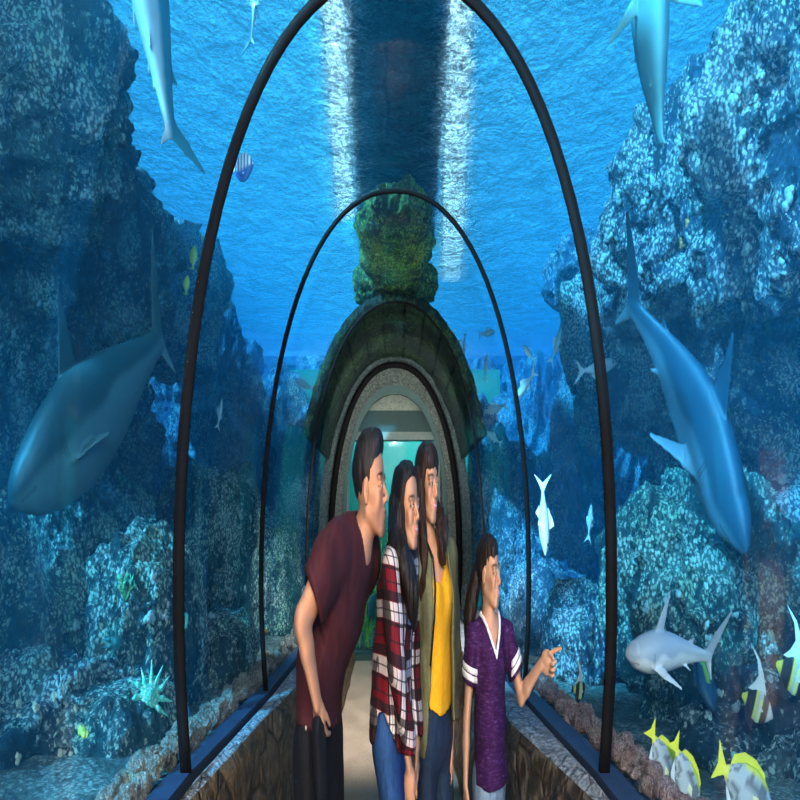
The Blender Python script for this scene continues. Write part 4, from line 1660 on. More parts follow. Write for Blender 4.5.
def rotm(yaw, pitch=0.0, roll=0.0):
    """columns: forward, left, up. yaw 0 looks to the right of the picture, negative towards the camera"""
    R = Matrix.Rotation(math.radians(yaw), 3, 'Z') @ Matrix.Rotation(math.radians(-pitch), 3, 'Y') @ Matrix.Rotation(math.radians(roll), 3, 'X')
    return np.array(R)


class Person:
    def __init__(self, rpx, y, label, name='person'):
        self.rpx, self.y = rpx, y
        self.s = F_PX / y
        self.root = empty(name, ((rpx - 395) * y / F_PX, y, 0))
        tag(self.root, label, 'person', None)

    def p(self, px, py, dy=0.0):
        yy = self.y + dy
        wx = (px - 395) * yy / F_PX
        return np.array([(wx - self.root.location.x) / PSQ, dy, EYE + (505 - py) * yy / F_PX])

    def put(self, name, V, Q, mat, tint=None, parent=None, plaid=None):
        W_ = V.copy()
        W_[:, 0] *= PSQ
        o = quads_obj(name, W_, Q, mat, parent or self.root)
        add_vec(o, V, 'cloth')
        if plaid is not None:
            add_vec(o, plaid, 'plaid')
        if tint is not None:
            add_color(o, tint)
        return o

    def mb(self, name, mb, mat, parent=None, smooth=True):
        V = np.array([tuple(v) for v in mb.v])
        mb.v = [(x * PSQ, y, z) for x, y, z in V]
        o = mb.build(name, mat, parent or self.root, smooth)
        add_vec(o, V, 'cloth')
        return o


def grids(f, rx, ry, zr, lo=None, hi=None):
    """zr: list of (z0, z1, step)"""
    l, h = f.box()
    l, h = l - .03, h + .03
    if lo is not None: l = np.maximum(l, lo)
    if hi is not None: h = np.minimum(h, hi)
    xs = np.arange(l[0], h[0], rx); ys = np.arange(l[1], h[1], ry)
    z = []
    cur = l[2]
    while cur < h[2]:
        z.append(cur)
        st = .008
        for z0, z1, s_ in zr:
            if z0 <= cur <= z1:
                st = min(st, s_)
        cur += st
    return xs, ys, np.array(z)


def add_head(f, c, R, s=1.0, fem=False, neck=None, nr=.055, smile=.5):
    def T(p): return c + R @ (np.array(p) * s)
    def cone(a, b_, ra, rb, k=.012, op='add'): f.cone(T(a), T(b_), ra * s, rb * s, k * s, op)
    def ell(a, r, k=.015, op='add', R2=None): f.ell(T(a), np.array(r) * s, R if R2 is None else R @ R2, k * s, op)
    jw = .047 if fem else .052
    ell((-.018, 0, .035), (.096, .074, .082))
    ell((.018, 0, .040), (.066, .062, .060), .02)
    ell((.026, 0, -.030), (.058, jw + .008, .078), .02)
    for q in (-1, 1):
        cone((-.012, q * jw, -.050), (.060, q * .016, -.096), .014, .015, .025)
        ell((.058, q * .036, -.028), (.022, .022, .022), .02)
        ell((.075, q * .034, .020), (.014, .024, .009 if not fem else .007), .014)
    cone((.066, -.008, -.097), (.066, .008, -.097), .0165 if not fem else .014, .0165 if not fem else .014, .018)
    for q in (-1, 1):
        ell((.101, q * .033, .001), (.017, .019, .0105), .016, 'sub')
    # nose
    cone((.083, 0, .010), (.104 if fem else .107, 0, -.028), .0075, .0095, .012)
    for q in (-1, 1):
        ell((.094, q * .0105, -.033), (.011, .008, .0075), .008)
    # mouth
    ell((.074, 0, -.062), (.019, .030, .024), .015)
    ell((.090, 0, -.0565), (.0085, .021, .0052), .005)
    ell((.088, 0, -.0715), (.0085, .018, .0062), .005)
    f.cone(T((.0985, -.017, -.0625)), T((.0985, .017, -.0625)), .0022 * s, .0022 * s, .003, 'sub')
    # lids over the eyeballs
    for q in (-1, 1):
        ell((.0765, q * .0325, .0015), (.0135, .0165, .0125), .006)
        ell((.0905, q * .0325, .0000), (.0075, .0125, .0050), .003, 'sub')
    # ears
    for q in (-1, 1):
        ell((-.008, q * .075, -.006), (.017, .008, .031), .006)
        ell((-.005, q * .084, -.002), (.009, .006, .019), .004, 'sub')
    if neck is not None:
        f.cone(T((-.022, 0, -.055)), neck, nr * .98, nr, .02)
    return T


def head_tint(V, c, R, s, skin, lip, fem=False, stubble=0.0, brow=(.02, .012, .008), blush=.0, teeth=False):
    P = (V - c) @ R / s
    x, y, z = P[:, 0], P[:, 1], P[:, 2]
    C = np.tile(np.array(skin, float), (len(V), 1))
    ay = np.abs(y)
    near = (np.abs(x) < .16) & (ay < .12) & (np.abs(z) < .14)

    def blend(w, col):
        nonlocal C
        w = (w * near)[:, None]
        C = C * (1 - w) + np.array(col) * w
    sm = lambda v, a, b_: np.clip((v - a) / (b_ - a), 0, 1)
    # reddish cheeks and nose
    blend(.35 * np.exp(-(((x - .07) / .03) ** 2 + ((ay - .04) / .018) ** 2 + ((z + .03) / .02) ** 2)), (skin[0] * .95, skin[1] * .62, skin[2] * .6))
    if stubble:
        w = sm(-z, .042, .062) * sm(x, -.01, .03) * stubble
        blend(w, (skin[0] * .45, skin[1] * .42, skin[2] * .45))
        blend(stubble * np.exp(-(((z + .048) / .006) ** 2 + (ay / .026) ** 2)) * (x > .08), (skin[0] * .4, skin[1] * .36, skin[2] * .38))
    # lips
    wl = np.exp(-((np.maximum(0, np.abs(z + .0640 - ay * .22) - .0065) / .003) ** 2)) * sm(.027 - ay, 0, .004) * (x > .07)
    blend(.85 * wl, lip)
    wt = np.exp(-(((z + .0628 - ay * .22) / .0026) ** 2)) * sm(.018 - ay, 0, .004) * (x > .07)
    blend(wt, (.85, .82, .78) if teeth else (.10, .03, .03))
    # brows
    zb = .0245 + .004 * np.sin(np.clip((ay - .014) / .038, 0, 1) * PI) - .05 * np.maximum(0, ay - .045)
    th = (.0045 if not fem else .0032)
    wb = np.exp(-((np.maximum(0, np.abs(z - zb) - th * .5) / .0026) ** 2)) * sm(ay, .010, .016) * sm(.056 - ay, 0, .006) * (x > .045)
    blend((.85 if fem else .95) * wb, brow)
    # lash line and lid shade-free liner
    for q in (-1, 1):
        dy = (y - q * .0325) / .0145
        lid = .0050 * np.sqrt(np.clip(1 - dy * dy, 0, 1))
        wl2 = np.exp(-(((z - .0004 - lid) / .0022) ** 2)) * (np.abs(dy) < 1.1) * (x > .06)
        blend((.85 if fem else .8) * wl2, (.015, .01, .01))
    return C


def add_eyes(pers, c, R, s, body):
    for q in (-1, 1):
        for nm, ctr, r, mt in (('eyeball', (.0815, q * .0325, .0), (.0098, .0118, .0062), M['sclera']), ('iris', (.0860, q * .0335, .0002), (.0062, .0064, .0056), M['iris'])):
            mb = MB(); mb.ball((0, 0, 0), r, 12, 8)
            V = (np.array(mb.v) + np.array(ctr)) * s @ R.T + c
            mb.v = [tuple(v) for v in V]
            pers.mb(nm, mb, mt, body)


def finger(f, p0, d, up, L, r, curl, k=.0035):
    """three bones, each bending by curl towards -up"""
    p = np.array(p0, float); d = d / np.linalg.norm(d)
    up = up - d * (up @ d); up = up / np.linalg.norm(up)
    pts, rad = [p.copy()], [r]
    for i, fr in enumerate((.45, .30, .25)):
        a = math.radians(curl[i])
        d, up = d * math.cos(a) - up * math.sin(a), up * math.cos(a) + d * math.sin(a)
        p = p + d * L * fr
        pts.append(p.copy()); rad.append(r * (1 - .11 * (i + 1)))
    f.chain(pts, rad, k)
    return pts


def add_hand(f, w, d, back, side, s=1.0, pose='relaxed', r0=.024):
    """w wrist, d hand direction, back = back-of-hand normal, side=+1: thumb towards cross(d, back)"""
    d = np.array(d, float); d /= np.linalg.norm(d)
    bk = np.array(back, float); bk -= d * (bk @ d); bk /= np.linalg.norm(bk)
    t = np.cross(d, bk) * side
    Rm = np.stack([d, t, bk], 1)
    pc = w + d * .048 * s
    f.ell(pc, np.array([.052, .041, .016]) * s, Rm, .012)
    f.ell(pc + t * .022 * s - d * .012 * s - bk * .006 * s, np.array([.030, .018, .014]) * s, Rm, .012)
    L = [.070, .078, .073, .058]
    cur = {'relaxed': [(12, 22, 16), (20, 28, 20), (24, 32, 22), (28, 34, 24)], 'point': [(0, 4, 4), (62, 80, 50), (68, 84, 52), (70, 84, 52)],
           'pocket': [(18, 18, 12)] * 4}[pose]
    tips = []
    for i in range(4):
        off = (.030 - .020 * i) * s
        fan = (.10 - .07 * i)
        p0 = w + d * (.086 - .004 * abs(i - 1)) * s + t * off
        q = finger(f, p0, d + t * fan, bk, L[i] * s, (.0086 if i < 3 else .0075) * s, cur[i])
        tips.append(q[-1])
    tc = {'relaxed': (10, 15, 12), 'point': (30, 35, 25), 'pocket': (5, 10, 5)}[pose]
    if pose == 'point':
        finger(f, w + d * .038 * s + t * .030 * s - bk * .006 * s, d * .9 + t * .45 - bk * .35, t, .064 * s, .0098 * s, (18, 30, 20))
    else:
        finger(f, w + d * .030 * s + t * .032 * s - bk * .006 * s, d * .85 + t * .60 - bk * .15, t, .062 * s, .0098 * s, tc)
    return tips


def folds(V, seed, amp=.006, sc=(9, 9, 5)):
    return V * 1.0


def garment(pers, name, f, mat, seed, res=(.0055, .006, .008), wr=.007, wsc=(16, 16, 6), plaid=None, smooth=1, dirv=None, zr=()):
    g = grids(f, res[0], res[1], list(zr) + [(-9, 9, res[2])])
    V, Q = surface_nets(f.eval(*g), *g)
    V = relax(V, Q, smooth, .5)
    # cloth folds
    n = fbm(V * np.array(wsc) + seed, 3, seed, .5, ridge=True)
    N = vert_normals(V, Q)
    V = V + N * (n * wr)[:, None]
    return pers.put(name, V, Q, mat, plaid=plaid(V) if plaid else None)


def vert_normals(V, Q):
    a, b_, c, d = V[Q[:, 0]], V[Q[:, 1]], V[Q[:, 2]], V[Q[:, 3]]
    n = np.cross(c - a, d - b_)
    N = np.zeros_like(V)
    for i in range(4):
        np.add.at(N, Q[:, i], n)
    return N / (np.linalg.norm(N, axis=1)[:, None] + 1e-12)


def arm(f, sh, el, wr, r=(.050, .041, .036, .025), k=.015):
    m = (sh + el) / 2
    f.chain([sh, m, el], [r[0], r[0] * .93, r[1]], k)
    q = el + (wr - el) * .3
    f.chain([el, q, wr], [r[1] * .95, r[2] * 1.06, r[3]], k)


def legs(f, hipL, hipR, kneeL, kneeR, ankL, ankR, g=0.0, thigh=.080, knee=.055, ank=.038, taper=.062, k=.03):
    for h, kn, an in ((hipL, kneeL, ankL), (hipR, kneeR, ankR)):
        f.chain([h, (h + kn) / 2, kn], [thigh + g, (thigh + knee) / 2 + .006 + g, knee + g], k)
        f.chain([kn, kn + (an - kn) * .35, an], [knee + g, taper - .004 + g, ank + g], k)


def shoe(pers, ank, d, mat, L=.27):
    f = Field()
    d = np.array(d, float); d[2] = 0; d /= np.linalg.norm(d)
    s_ = np.array([-d[1], d[0], 0])
    o = np.array([ank[0], ank[1], 0])
    f.slab(o - d * L * .22 + (0, 0, .040), o + d * L * .30 + (0, 0, .036), (.036, .036), (.044, .030), s_, .03)
    f.slab(o + d * L * .30 + (0, 0, .034), o + d * L * .62 + (0, 0, .026), (.044, .030), (.034, .020), s_, .03)
    f.cone(o + (0, 0, .04), o + (0, 0, .10), .040, .044, .03)
    V, Q = f.mesh(.008)
    V[:, 2] = np.maximum(V[:, 2], .002)
    return pers.put('shoe', V, Q, mat)


def inv(V, c, R, s):
    return (V - c) @ R / s


def hair_local(fn_field, res, c, R, s, pers, mat, seed, strand=(70, 60, 8), amp=.004, name='hair', lo=None, hi=None):
    V, Q = fn_field.mesh(res)
    V = relax(V, Q, 1, .4)
    N = vert_normals(V, Q)
    V = V + N * (noise3(V * np.array(strand), seed) * amp)[:, None]
    W_ = V * s @ R.T + c
    return pers.put(name, W_, Q, mat)


def lock(f, pts, rad, k=.012):
    """smooth strand bundle through the given points"""
    pts = [np.array(p, float) for p in pts]
    P, Rr = [], []
    n = len(pts)
    for i in range(n - 1):
        p0, p1, p2, p3 = pts[max(i - 1, 0)], pts[i], pts[i + 1], pts[min(i + 2, n - 1)]
        for t in np.linspace(0, 1, 5)[:-1]:
            P.append(.5 * ((2 * p1) + (-p0 + p2) * t + (2 * p0 - 5 * p1 + 4 * p2 - p3) * t * t + (-p0 + 3 * p1 - 3 * p2 + p3) * t ** 3))
            Rr.append(rad[i] + (rad[i + 1] - rad[i]) * t)
    P.append(pts[-1]); Rr.append(rad[-1])
    f.chain(P, Rr, k)


def unit(v):
    v = np.array(v, float)
    return v / np.linalg.norm(v)


def body_mesh(pers, f, zr, tintfn, name='body'):
    g = grids(f, .004, .0045, zr)
    V, Q = surface_nets(f.eval(*g), *g)
    V = relax(V, Q, 1, .35)
    return pers.put(name, V, Q, M['skin'], tintfn(V))
# ================================================================ the leaning man
def build_man():
    pr = Person(330, 2.045, 'person in a maroon t-shirt and black trousers leaning right, hand in pocket')
    p = pr.p
    c = p(371, 489); R = rotm(-16, 4); s = .98
    L = unit((.62, .78, 0))                       # line of the shoulders
    Fw = unit((.78, -.62, 0))
    pelv = p(319, 728, .05); waist = p(321, 668, .05); chest = p(341, 600, .04); upper = p(352, 560, .03); neck = p(361, 546, .02)
    shR = p(333, 551, -.13); shL = upper + L * .17 + (0, 0, -.005)
    elR = p(302, 622, -.22); wrR = p(317, 702, -.165)
    elL = p(330, 625, .26); wrL = p(333, 705, .10)
    f = Field()
    T = add_head(f, c, R, s, False, neck, .056)
    f.spine([(pelv, .125, .080), (waist, .120, .080), (chest, .155, .105), (upper, .150, .085)], L, .03)
    f.cone(upper - L * .13, upper + L * .13, .05, .05, .04)
    f.cone(neck, upper, .058, .09, .04)
    arm(f, shR, elR, wrR); arm(f, shL, elL, wrL)
    add_hand(f, wrR, (.16, .72, -1), (-.25, -1, 0), -1, .95, 'pocket')
    add_hand(f, wrL, (-.35, .15, -1), (.8, -.4, 0), 1, 1.0, 'pocket')
    hL, hR = pelv + L * .075 + (0, 0, -.03), pelv - L * .075 + (0, 0, -.03)
    kL, kR = hL + (.035, -.01, -.42), hR + (.02, -.01, -.42)
    aL, aR = kL + (-.02, .0, -.40), kR + (-.03, .02, -.40)
    legs(f, hL, hR, kL, kR, aL, aR, -.01)
    skin = (.46, .225, .135)
    tf = lambda V: head_tint(V, c, R, s, skin, (.42, .15, .12), False, .55)
    body = body_mesh(pr, f, [(1.28, 1.75, .0032), (.80, 1.02, .004)], tf)
    add_eyes(pr, c, R, s, body)
    # hair: short sides, fuller top swept up
    h = Field()
    h.ell((-.020, 0, .045), (.101, .078, .088), None, .02)
    h.ell((.005, 0, .100), (.070, .050, .036), None, .04)
    h.ell((.050, 0, .106), (.036, .040, .024), None, .03)

    def cut(X, Y, Z):
        line = np.interp(X, [-.13, -.06, -.035, -.020, -.004, .006, .016, .024, .055, .075, .12], [-.075, -.070, -.050, .012, .020, -.036, -.034, .040, .056, .080, .088])
        return (line - Z) * .6
    h.func(cut, 'cut')
    hair_local(h, .0045, c, R, s, pr, M['hair_man'], 3, (85, 60, 20), .0035)
    # t-shirt
    t = Field()
    t.spine([(pelv + (0, 0, -.015), .160, .112), (waist, .158, .112), (chest, .166, .118), (upper, .165, .105)], L, .04)
    t.cone(upper - L * .14, upper + L * .14, .062, .062, .05)
    t.cone(p(357, 546, .02), upper, .070, .10, .04)
    endR = shR + (elR - shR) * .62
    t.chain([shR + (.01, .02, -.01), (shR + endR) / 2, endR], [.070, .070, .072], .04)
    endL = shL + (elL - shL) * .6
    t.chain([shL, endL], [.068, .068], .04)
    # open sleeve, hem and collar
    dr = unit(elR - shR)
    t.func(lambda X, Y, Z: np.where((X < endR[0] + .10) & (Y < -.10), (X - endR[0]) * dr[0] + (Y - endR[1]) * dr[1] + (Z - endR[2]) * dr[2] - .005, -1), 'cut')
    t.cone(shR + dr * .10, elR, .054, .062, .004, 'sub')
    hz = p(320, 722)[2]
    t.func(lambda X, Y, Z: (hz - .16 * (X - pelv[0]) - Z), 'cut')
    t.spine([(pelv + (0, 0, -.12), .150, .104), (pelv + (0, 0, .03), .145, .100)], L, .004, 'sub')
    t.cone(neck, T((-.02, 0, -.03)), .060, .066, .006, 'sub')
    t.cone(neck + Fw * .045 + (0, 0, -.015), neck + Fw * .13 + (0, 0, .07), .028, .06, .01, 'sub')
    garment(pr, 't_shirt', t, M['maroon'], 4, wr=.010, wsc=(9, 9, 5))
    # trousers
    q = Field()
    q.spine([(pelv + (0, 0, .06), .135, .090), (pelv + (0, 0, -.05), .155, .112)], L, .04)
    legs(q, hL, hR, kL, kR, aL, aR, .014)
    q.cone(wrR + (0, .02, -.06), wrR + (.02, .03, -.20), .035, .03, .03)
    tr = garment(pr, 'trousers', q, M['black_denim'], 6, wr=.007, wsc=(14, 14, 10))
    mb = MB(); mb.ball(tuple(p(306, 728, -.135)), (.006, .006, .006), 8, 6)
    pr.mb('rivet', mb, M['sclera'], tr)
    for a in (aL, aR):
        shoe(pr, a, Fw, M['shoe'], .28)


# ================================================================ the woman in plaid
def plaid_map(L, seed):
    def fn(V):
        u = V @ np.array([L[0], L[1], 0]) + .35 * V[:, 0]
        return np.stack([u * 1.15 + .012 * noise3(V * 6, 3), V[:, 1] * 0, V[:, 2] + .02 * noise3(V * 5, 8) + .12 * V[:, 0]], 1)
    return fn


def build_plaid():
    pr = Person(393, 2.25, 'person with long dark hair in a red, white and black plaid shirt and blue jeans')
    p = pr.p
    c = p(406.5, 508); R = rotm(-38, 3); s = .92
    L = unit((.55, .83, 0)); Fw = unit((.83, -.55, 0))
    pelv = p(391, 722, .03); waist = p(392, 665, .03); chest = p(396, 600, .02); upper = p(400, 568, .02); neck = p(401, 556, .01)
    shR = p(391, 572, -.12); shL = upper + L * .14
    elR = p(397, 668, -.16); wrR = p(409, 766, -.14)
    elL = shL + np.array((.02, .06, -.26)); wrL = elL + np.array((.03, -.06, -.22))
    f = Field()
    T = add_head(f, c, R, s, True, neck, .046)
    f.spine([(pelv, .14, .09), (waist, .11, .08), (chest, .125, .088), (upper, .12, .07)], L, .03)
    f.cone(neck, upper, .048, .07, .04)
    f.cone(upper - L * .10, upper + L * .10, .045, .045, .04)
    arm(f, shR, elR, wrR, (.040, .033, .030, .021)); arm(f, shL, elL, wrL, (.040, .033, .030, .021))
    add_hand(f, wrR, (.08, -.02, -1), (-.1, -1, 0), -1, .90, 'relaxed')
    add_hand(f, wrL, (.05, 0, -1), (1, -.2, 0), 1, .90, 'relaxed')
    hL, hR = pelv + L * .07 + (0, 0, -.03), pelv - L * .07 + (0, 0, -.03)
    kL, kR = hL + (.10, .0, -.40), hR + (.13, -.02, -.40)
    aL, aR = kL + (.0, .02, -.38), kR + (-.02, .02, -.38)
    legs(f, hL, hR, kL, kR, aL, aR, -.008, .078, .052, .034, .056)
    skin = (.50, .26, .165)
    tf = lambda V: head_tint(V, c, R, s, skin, (.50, .15, .14), True, 0, teeth=True)
    body = body_mesh(pr, f, [(1.30, 1.62, .0032), (.62, .86, .004)], tf)
    add_eyes(pr, c, R, s, body)
    h = Field()
    h.ell((-.026, 0, .040), (.102, .086, .090), None, .02)
    h.ell((.018, .0, .082), (.062, .060, .040), None, .03)
    for q in (-1, 1):
        h.cone((.020, q * .062, .060), (-.012, q * .076, -.06), .024, .028, .03)
    h.cone((-.06, 0, -.02), (-.07, 0, -.14), .068, .060, .05)

    def cut(X, Y, Z):
        line = np.interp(X, [-.13, -.02, .006, .020, .038, .060, .12], [-.5, -.5, -.5, .000, .050, .082, .088])
        return (line - Z) * .6
    h.func(cut, 'cut')
    hair_local(h, .005, c, R, s, pr, M['hair_w2'], 13, (85, 60, 8), .004)
    lk = Field()
    lock(lk, [T((-.06, -.045, .02)), T((-.055, -.07, -.06)), p(396, 552, -.10), p(402, 578, -.12)], [.045, .044, .034, .014], .02)
    lock(lk, [T((-.01, -.078, .0)), T((.000, -.080, -.07)), p(403, 560, -.12), p(409, 590, -.14), p(411, 618, -.13)], [.026, .028, .032, .026, .008], .02)
    lock(lk, [T((.000, -.074, .0)), T((.0, -.072, -.09)), p(410, 570, -.11), p(414, 598, -.11), p(414, 630, -.10)], [.016, .020, .026, .026, .008], .02)
    lock(lk, [T((-.05, .05, .0)), T((-.03, .06, -.1)), p(410, 580, .1)], [.045, .045, .02], .02)
    V, Q = lk.mesh(.0055)
    V = relax(V, Q, 1, .4)
    N = vert_normals(V, Q)
    V = V + N * (noise3(V * np.array([80, 70, 9]), 4) * .006 + noise3(V * np.array([22, 22, 6]), 5) * .005)[:, None]
    pr.put('long_hair', V, Q, M['hair_w2'])
    t = Field()
    t.spine([(pelv + (0, 0, -.09), .165, .125), (pelv + (0, 0, .0), .165, .128), (waist, .145, .112), (chest, .145, .112), (upper, .130, .085)], L, .04)
    t.cone(upper - L * .10, upper + L * .10, .055, .055, .04)
    t.cone(neck + (-.005, 0, -.0), upper, .058, .08, .04)
    t.chain([shR, (shR + elR) / 2, elR, wrR + (0, 0, .055)], [.060, .056, .052, .042], .03)
    t.chain([shL, elL, wrL + (0, 0, .03)], [.060, .052, .042], .03)
    t.cone(wrR + (0, 0, .07), wrR + (.01, 0, -.08), .028, .036, .004, 'sub')
    t.cone(neck, T((-.02, 0, -.03)), .050, .055, .006, 'sub')
    t.cone(neck + Fw * .05, neck + Fw * .12 + (0, 0, .06), .02, .05, .01, 'sub')
    pz = pelv[2]
    hx_ = [p(q_, 700, -.08)[0] for q_ in (368, 373, 378, 384, 392, 400, 408)]
    hz_ = [p(390, q_, -.08)[2] for q_ in (745, 742, 712, 706, 728, 752, 756)]
    # shirt tails: high at the side, long in front and behind
    t.func(lambda X, Y, Z: np.where((Y < wrR[1] + .045) & (X > wrR[0] - .05) & (Z < pz + .06), -1, np.interp(X, hx_, hz_) - Z), 'cut')
    t.spine([(pelv + (0, 0, -.25), .155, .112), (pelv + (0, 0, -.0), .148, .108)], L, .004, 'sub')
    garment(pr, 'plaid_shirt', t, M['plaid'], 14, wr=.009, wsc=(11, 11, 5), plaid=plaid_map(L, 1))
    q = Field()
    q.spine([(pelv + (0, 0, .05), .135, .095), (pelv + (0, 0, -.04), .150, .108)], L, .04)
    legs(q, hL, hR, kL, kR, aL, aR, .004, .080, .054, .036, .058)
    garment(pr, 'jeans', q, M['blue_denim'], 16, wr=.005, wsc=(16, 16, 12))
    for a in (aL, aR):
        shoe(pr, a, Fw, M['shoe'], .24)


# ================================================================ the woman in olive and yellow
def build_olive():
    pr = Person(433, 2.50, 'person in an olive jacket over a bright yellow top, dark jeans and wavy hair')
    p = pr.p
    c = p(427.5, 485); R = rotm(-52, 0, 0); s = .93
    L = unit((.86, .50, 0)); Fw = unit((.50, -.86, 0))
    pelv = p(434, 722, .04); waist = p(435, 665, .04); chest = p(435, 600, .03); upper = p(434, 566, .03); neck = p(430, 552, .03)
    shR = upper - L * .155 + (0, 0, .0); shL = upper + L * .155 + (0, 0, .01)
    elR = p(416, 655, .02); wrR = p(413, 735, -.02)
    elL = shL + np.array((.035, .05, -.27)); wrL = elL + np.array((-.03, -.10, -.23))
    f = Field()
    T = add_head(f, c, R, s, True, neck, .046)
    f.spine([(pelv, .145, .09), (waist, .115, .08), (chest, .132, .092), (upper, .13, .072)], L, .03)
    f.cone(neck, upper, .048, .07, .04)
    f.cone(upper - L * .11, upper + L * .11, .045, .045, .04)
    arm(f, shR, elR, wrR, (.040, .033, .030, .021)); arm(f, shL, elL, wrL, (.040, .033, .030, .021))
    add_hand(f, wrR, (.10, -.10, -1), (-.85, -.5, 0), -1, .92, 'relaxed')
    add_hand(f, wrL, (0, 0, -1), (1, .1, 0), 1, .92, 'relaxed')
    hL, hR = pelv + L * .078 + (0, 0, -.03), pelv - L * .078 + (0, 0, -.03)
    kL, kR = hL + (.015, -.01, -.42), hR + (.0, -.02, -.42)
    aL, aR = kL + (.0, .02, -.40), kR + (0, .02, -.40)
    legs(f, hL, hR, kL, kR, aL, aR, -.008, .080, .053, .034, .058)
    skin = (.56, .30, .19)
    tf = lambda V: head_tint(V, c, R, s, skin, (.60, .17, .17), True, 0, teeth=True)
    body = body_mesh(pr, f, [(1.28, 1.72, .0035), (.66, .90, .004)], tf)
    add_eyes(pr, c, R, s, body)
    h = Field()
    h.ell((-.022, 0, .042), (.104, .086, .092), None, .02)
    h.ell((.020, .0, .080), (.064, .064, .042), None, .03)
    for q in (-1, 1):
        h.cone((.028, q * .060, .070), (-.006, q * .076, -.07), .024, .026, .03)
    h.cone((-.06, 0, -.02), (-.07, 0, -.14), .074, .068, .05)

    def cut(X, Y, Z):
        line = np.interp(X, [-.13, -.01, .012, .030, .050, .12], [-.5, -.5, -.5, .0, .045, .052])
        return (line - Z) * .6
    h.func(cut, 'cut')
    # fringe over the forehead
    for k, yy in enumerate(np.linspace(-.052, .052, 9)):
        xx = .078 - 5.5 * yy * yy
        h.cone((xx - .004, yy, .080), (xx + .004, yy * 1.05, .046 - .007 * (k % 3)), .009, .004, .005)
    hair_local(h, .0045, c, R, s, pr, M['hair_w3'], 23, (85, 60, 8), .004)
    lk = Field()
    lock(lk, [T((-.03, -.070, .02)), T((-.015, -.082, -.07)), p(418, 545, -.05), p(419, 580, -.07), p(423, 612, -.07)], [.034, .038, .040, .038, .012], .02)
    lock(lk, [T((.000, -.078, .0)), T((.012, -.080, -.08)), p(424, 552, -.09), p(422, 588, -.10)], [.024, .028, .028, .010], .02)
    lock(lk, [T((-.02, .074, .02)), T((.000, .086, -.06)), p(444, 530, -.01), p(441, 552, -.05), p(445, 562, -.07)], [.026, .026, .026, .022, .008], .02)
    lock(lk, [T((.015, .070, -.01)), T((.015, .080, -.07)), p(440, 540, -.05), p(442, 552, -.08)], [.016, .018, .016, .006], .02)
    V, Q = lk.mesh(.0055)
    V = relax(V, Q, 1, .4)
    N = vert_normals(V, Q)
    V = V + N * (noise3(V * np.array([80, 70, 9]), 14) * .006 + noise3(V * np.array([24, 24, 12]), 15) * .007)[:, None]
    pr.put('long_hair', V, Q, M['hair_w3'])
    # yellow top
    t = Field()
    t.spine([(pelv + (0, 0, .02), .155, .112), (waist, .132, .100), (chest, .142, .108), (upper, .135, .080)], L, .04)
    t.ell(chest + Fw * .06 + L * .055 + (0, 0, .02), (.05, .05, .05), None, .04)
    t.ell(chest + Fw * .06 - L * .055 + (0, 0, .02), (.05, .05, .05), None, .04)
    t.cone(neck + Fw * .08 + (0, 0, -.035), neck + Fw * .16 + (0, 0, .05), .060, .10, .01, 'sub')
    t.cone(neck + (0, 0, -.03), neck + (0, 0, .2), .085, .09, .008, 'sub')
    t.spine([(pelv + (0, 0, -.25), .148, .106), (pelv + (0, 0, .04), .140, .098)], L, .004, 'sub')
    hx = pelv + Fw * .1; pz_ = p(434, 716, -.06)[2]
    t.func(lambda X, Y, Z: (pz_ + 2.2 * ((X - hx[0]) * L[0] + (Y - hx[1]) * L[1]) ** 2 - Z), 'cut')
    garment(pr, 'yellow_top', t, M['yellow'], 24, wr=.005, wsc=(13, 13, 6))
    # jacket: an open shell, two fronts
    j = Field()
    j.spine([(pelv + (0, 0, -.00), .185, .145), (waist, .168, .132), (chest, .170, .130), (upper, .155, .095)], L, .04)
    j.cone(upper - L * .12, upper + L * .12, .060, .060, .04)
    j.cone(neck - Fw * .02, upper, .072, .09, .04)
    j.chain([shR, (shR + elR) / 2, elR, wrR + (0, 0, .06)], [.066, .060, .058, .046], .03)
    j.chain([shL, (shL + elL) / 2, elL, wrL + (0, 0, .03)], [.066, .060, .056, .046], .03)
    j.cone(wrR + (0, 0, .10), wrR + (.01, 0, -.08), .030, .040, .004, 'sub')
    j.spine([(pelv + (0, 0, -.25), .170, .130), (waist, .150, .116), (chest, .152, .118), (upper, .12, .085)], L, .004, 'sub')
    j.cone(neck, T((-.02, 0, -.03)), .056, .062, .006, 'sub')

    def open_(X, Y, Z):
        u = (X - chest[0]) * L[0] + (Y - chest[1]) * L[1]
        v = (X - chest[0]) * Fw[0] + (Y - chest[1]) * Fw[1]
        half = np.interp(Z, [pelv[2] - .05, waist[2], chest[2], neck[2]], [.125, .100, .088, .078])
        return np.maximum(np.abs(u + .012) - half, -v + .01)
    j.func(open_, 'sub')
    j.func(lambda X, Y, Z: (pelv[2] - .005 + .02 * np.sin(X * 12) - Z) + np.where((X < elR[0] + .10) & (Z < elR[2]), -1, 0), 'cut')
    garment(pr, 'olive_jacket', j, M['olive'], 27, wr=.009, wsc=(10, 10, 5))
    mb = MB()
    a = upper - L * .085 + Fw * .10 + (0, 0, .03)
    mb.tube([upper - L * .10 + Fw * .03 + (0, 0, .075), a, chest - L * .095 + Fw * .130 + (0, 0, .05), chest - L * .11 + Fw * .138 + (0, 0, -.03), waist - L * .14 + Fw * .13 + (0, 0, .03)], .007, 8)
    pr.mb('bag_strap', mb, M['black_strap'])
    q = Field()
    q.spine([(pelv + (0, 0, .05), .135, .092), (pelv + (0, 0, -.04), .152, .106)], L, .04)
    legs(q, hL, hR, kL, kR, aL, aR, .004, .082, .055, .036, .060)
    garment(pr, 'jeans', q, M['navy_denim'], 26, wr=.004, wsc=(16, 16, 12))
    for a in (aL, aR):
        shoe(pr, a, Fw, M['shoe'], .24)


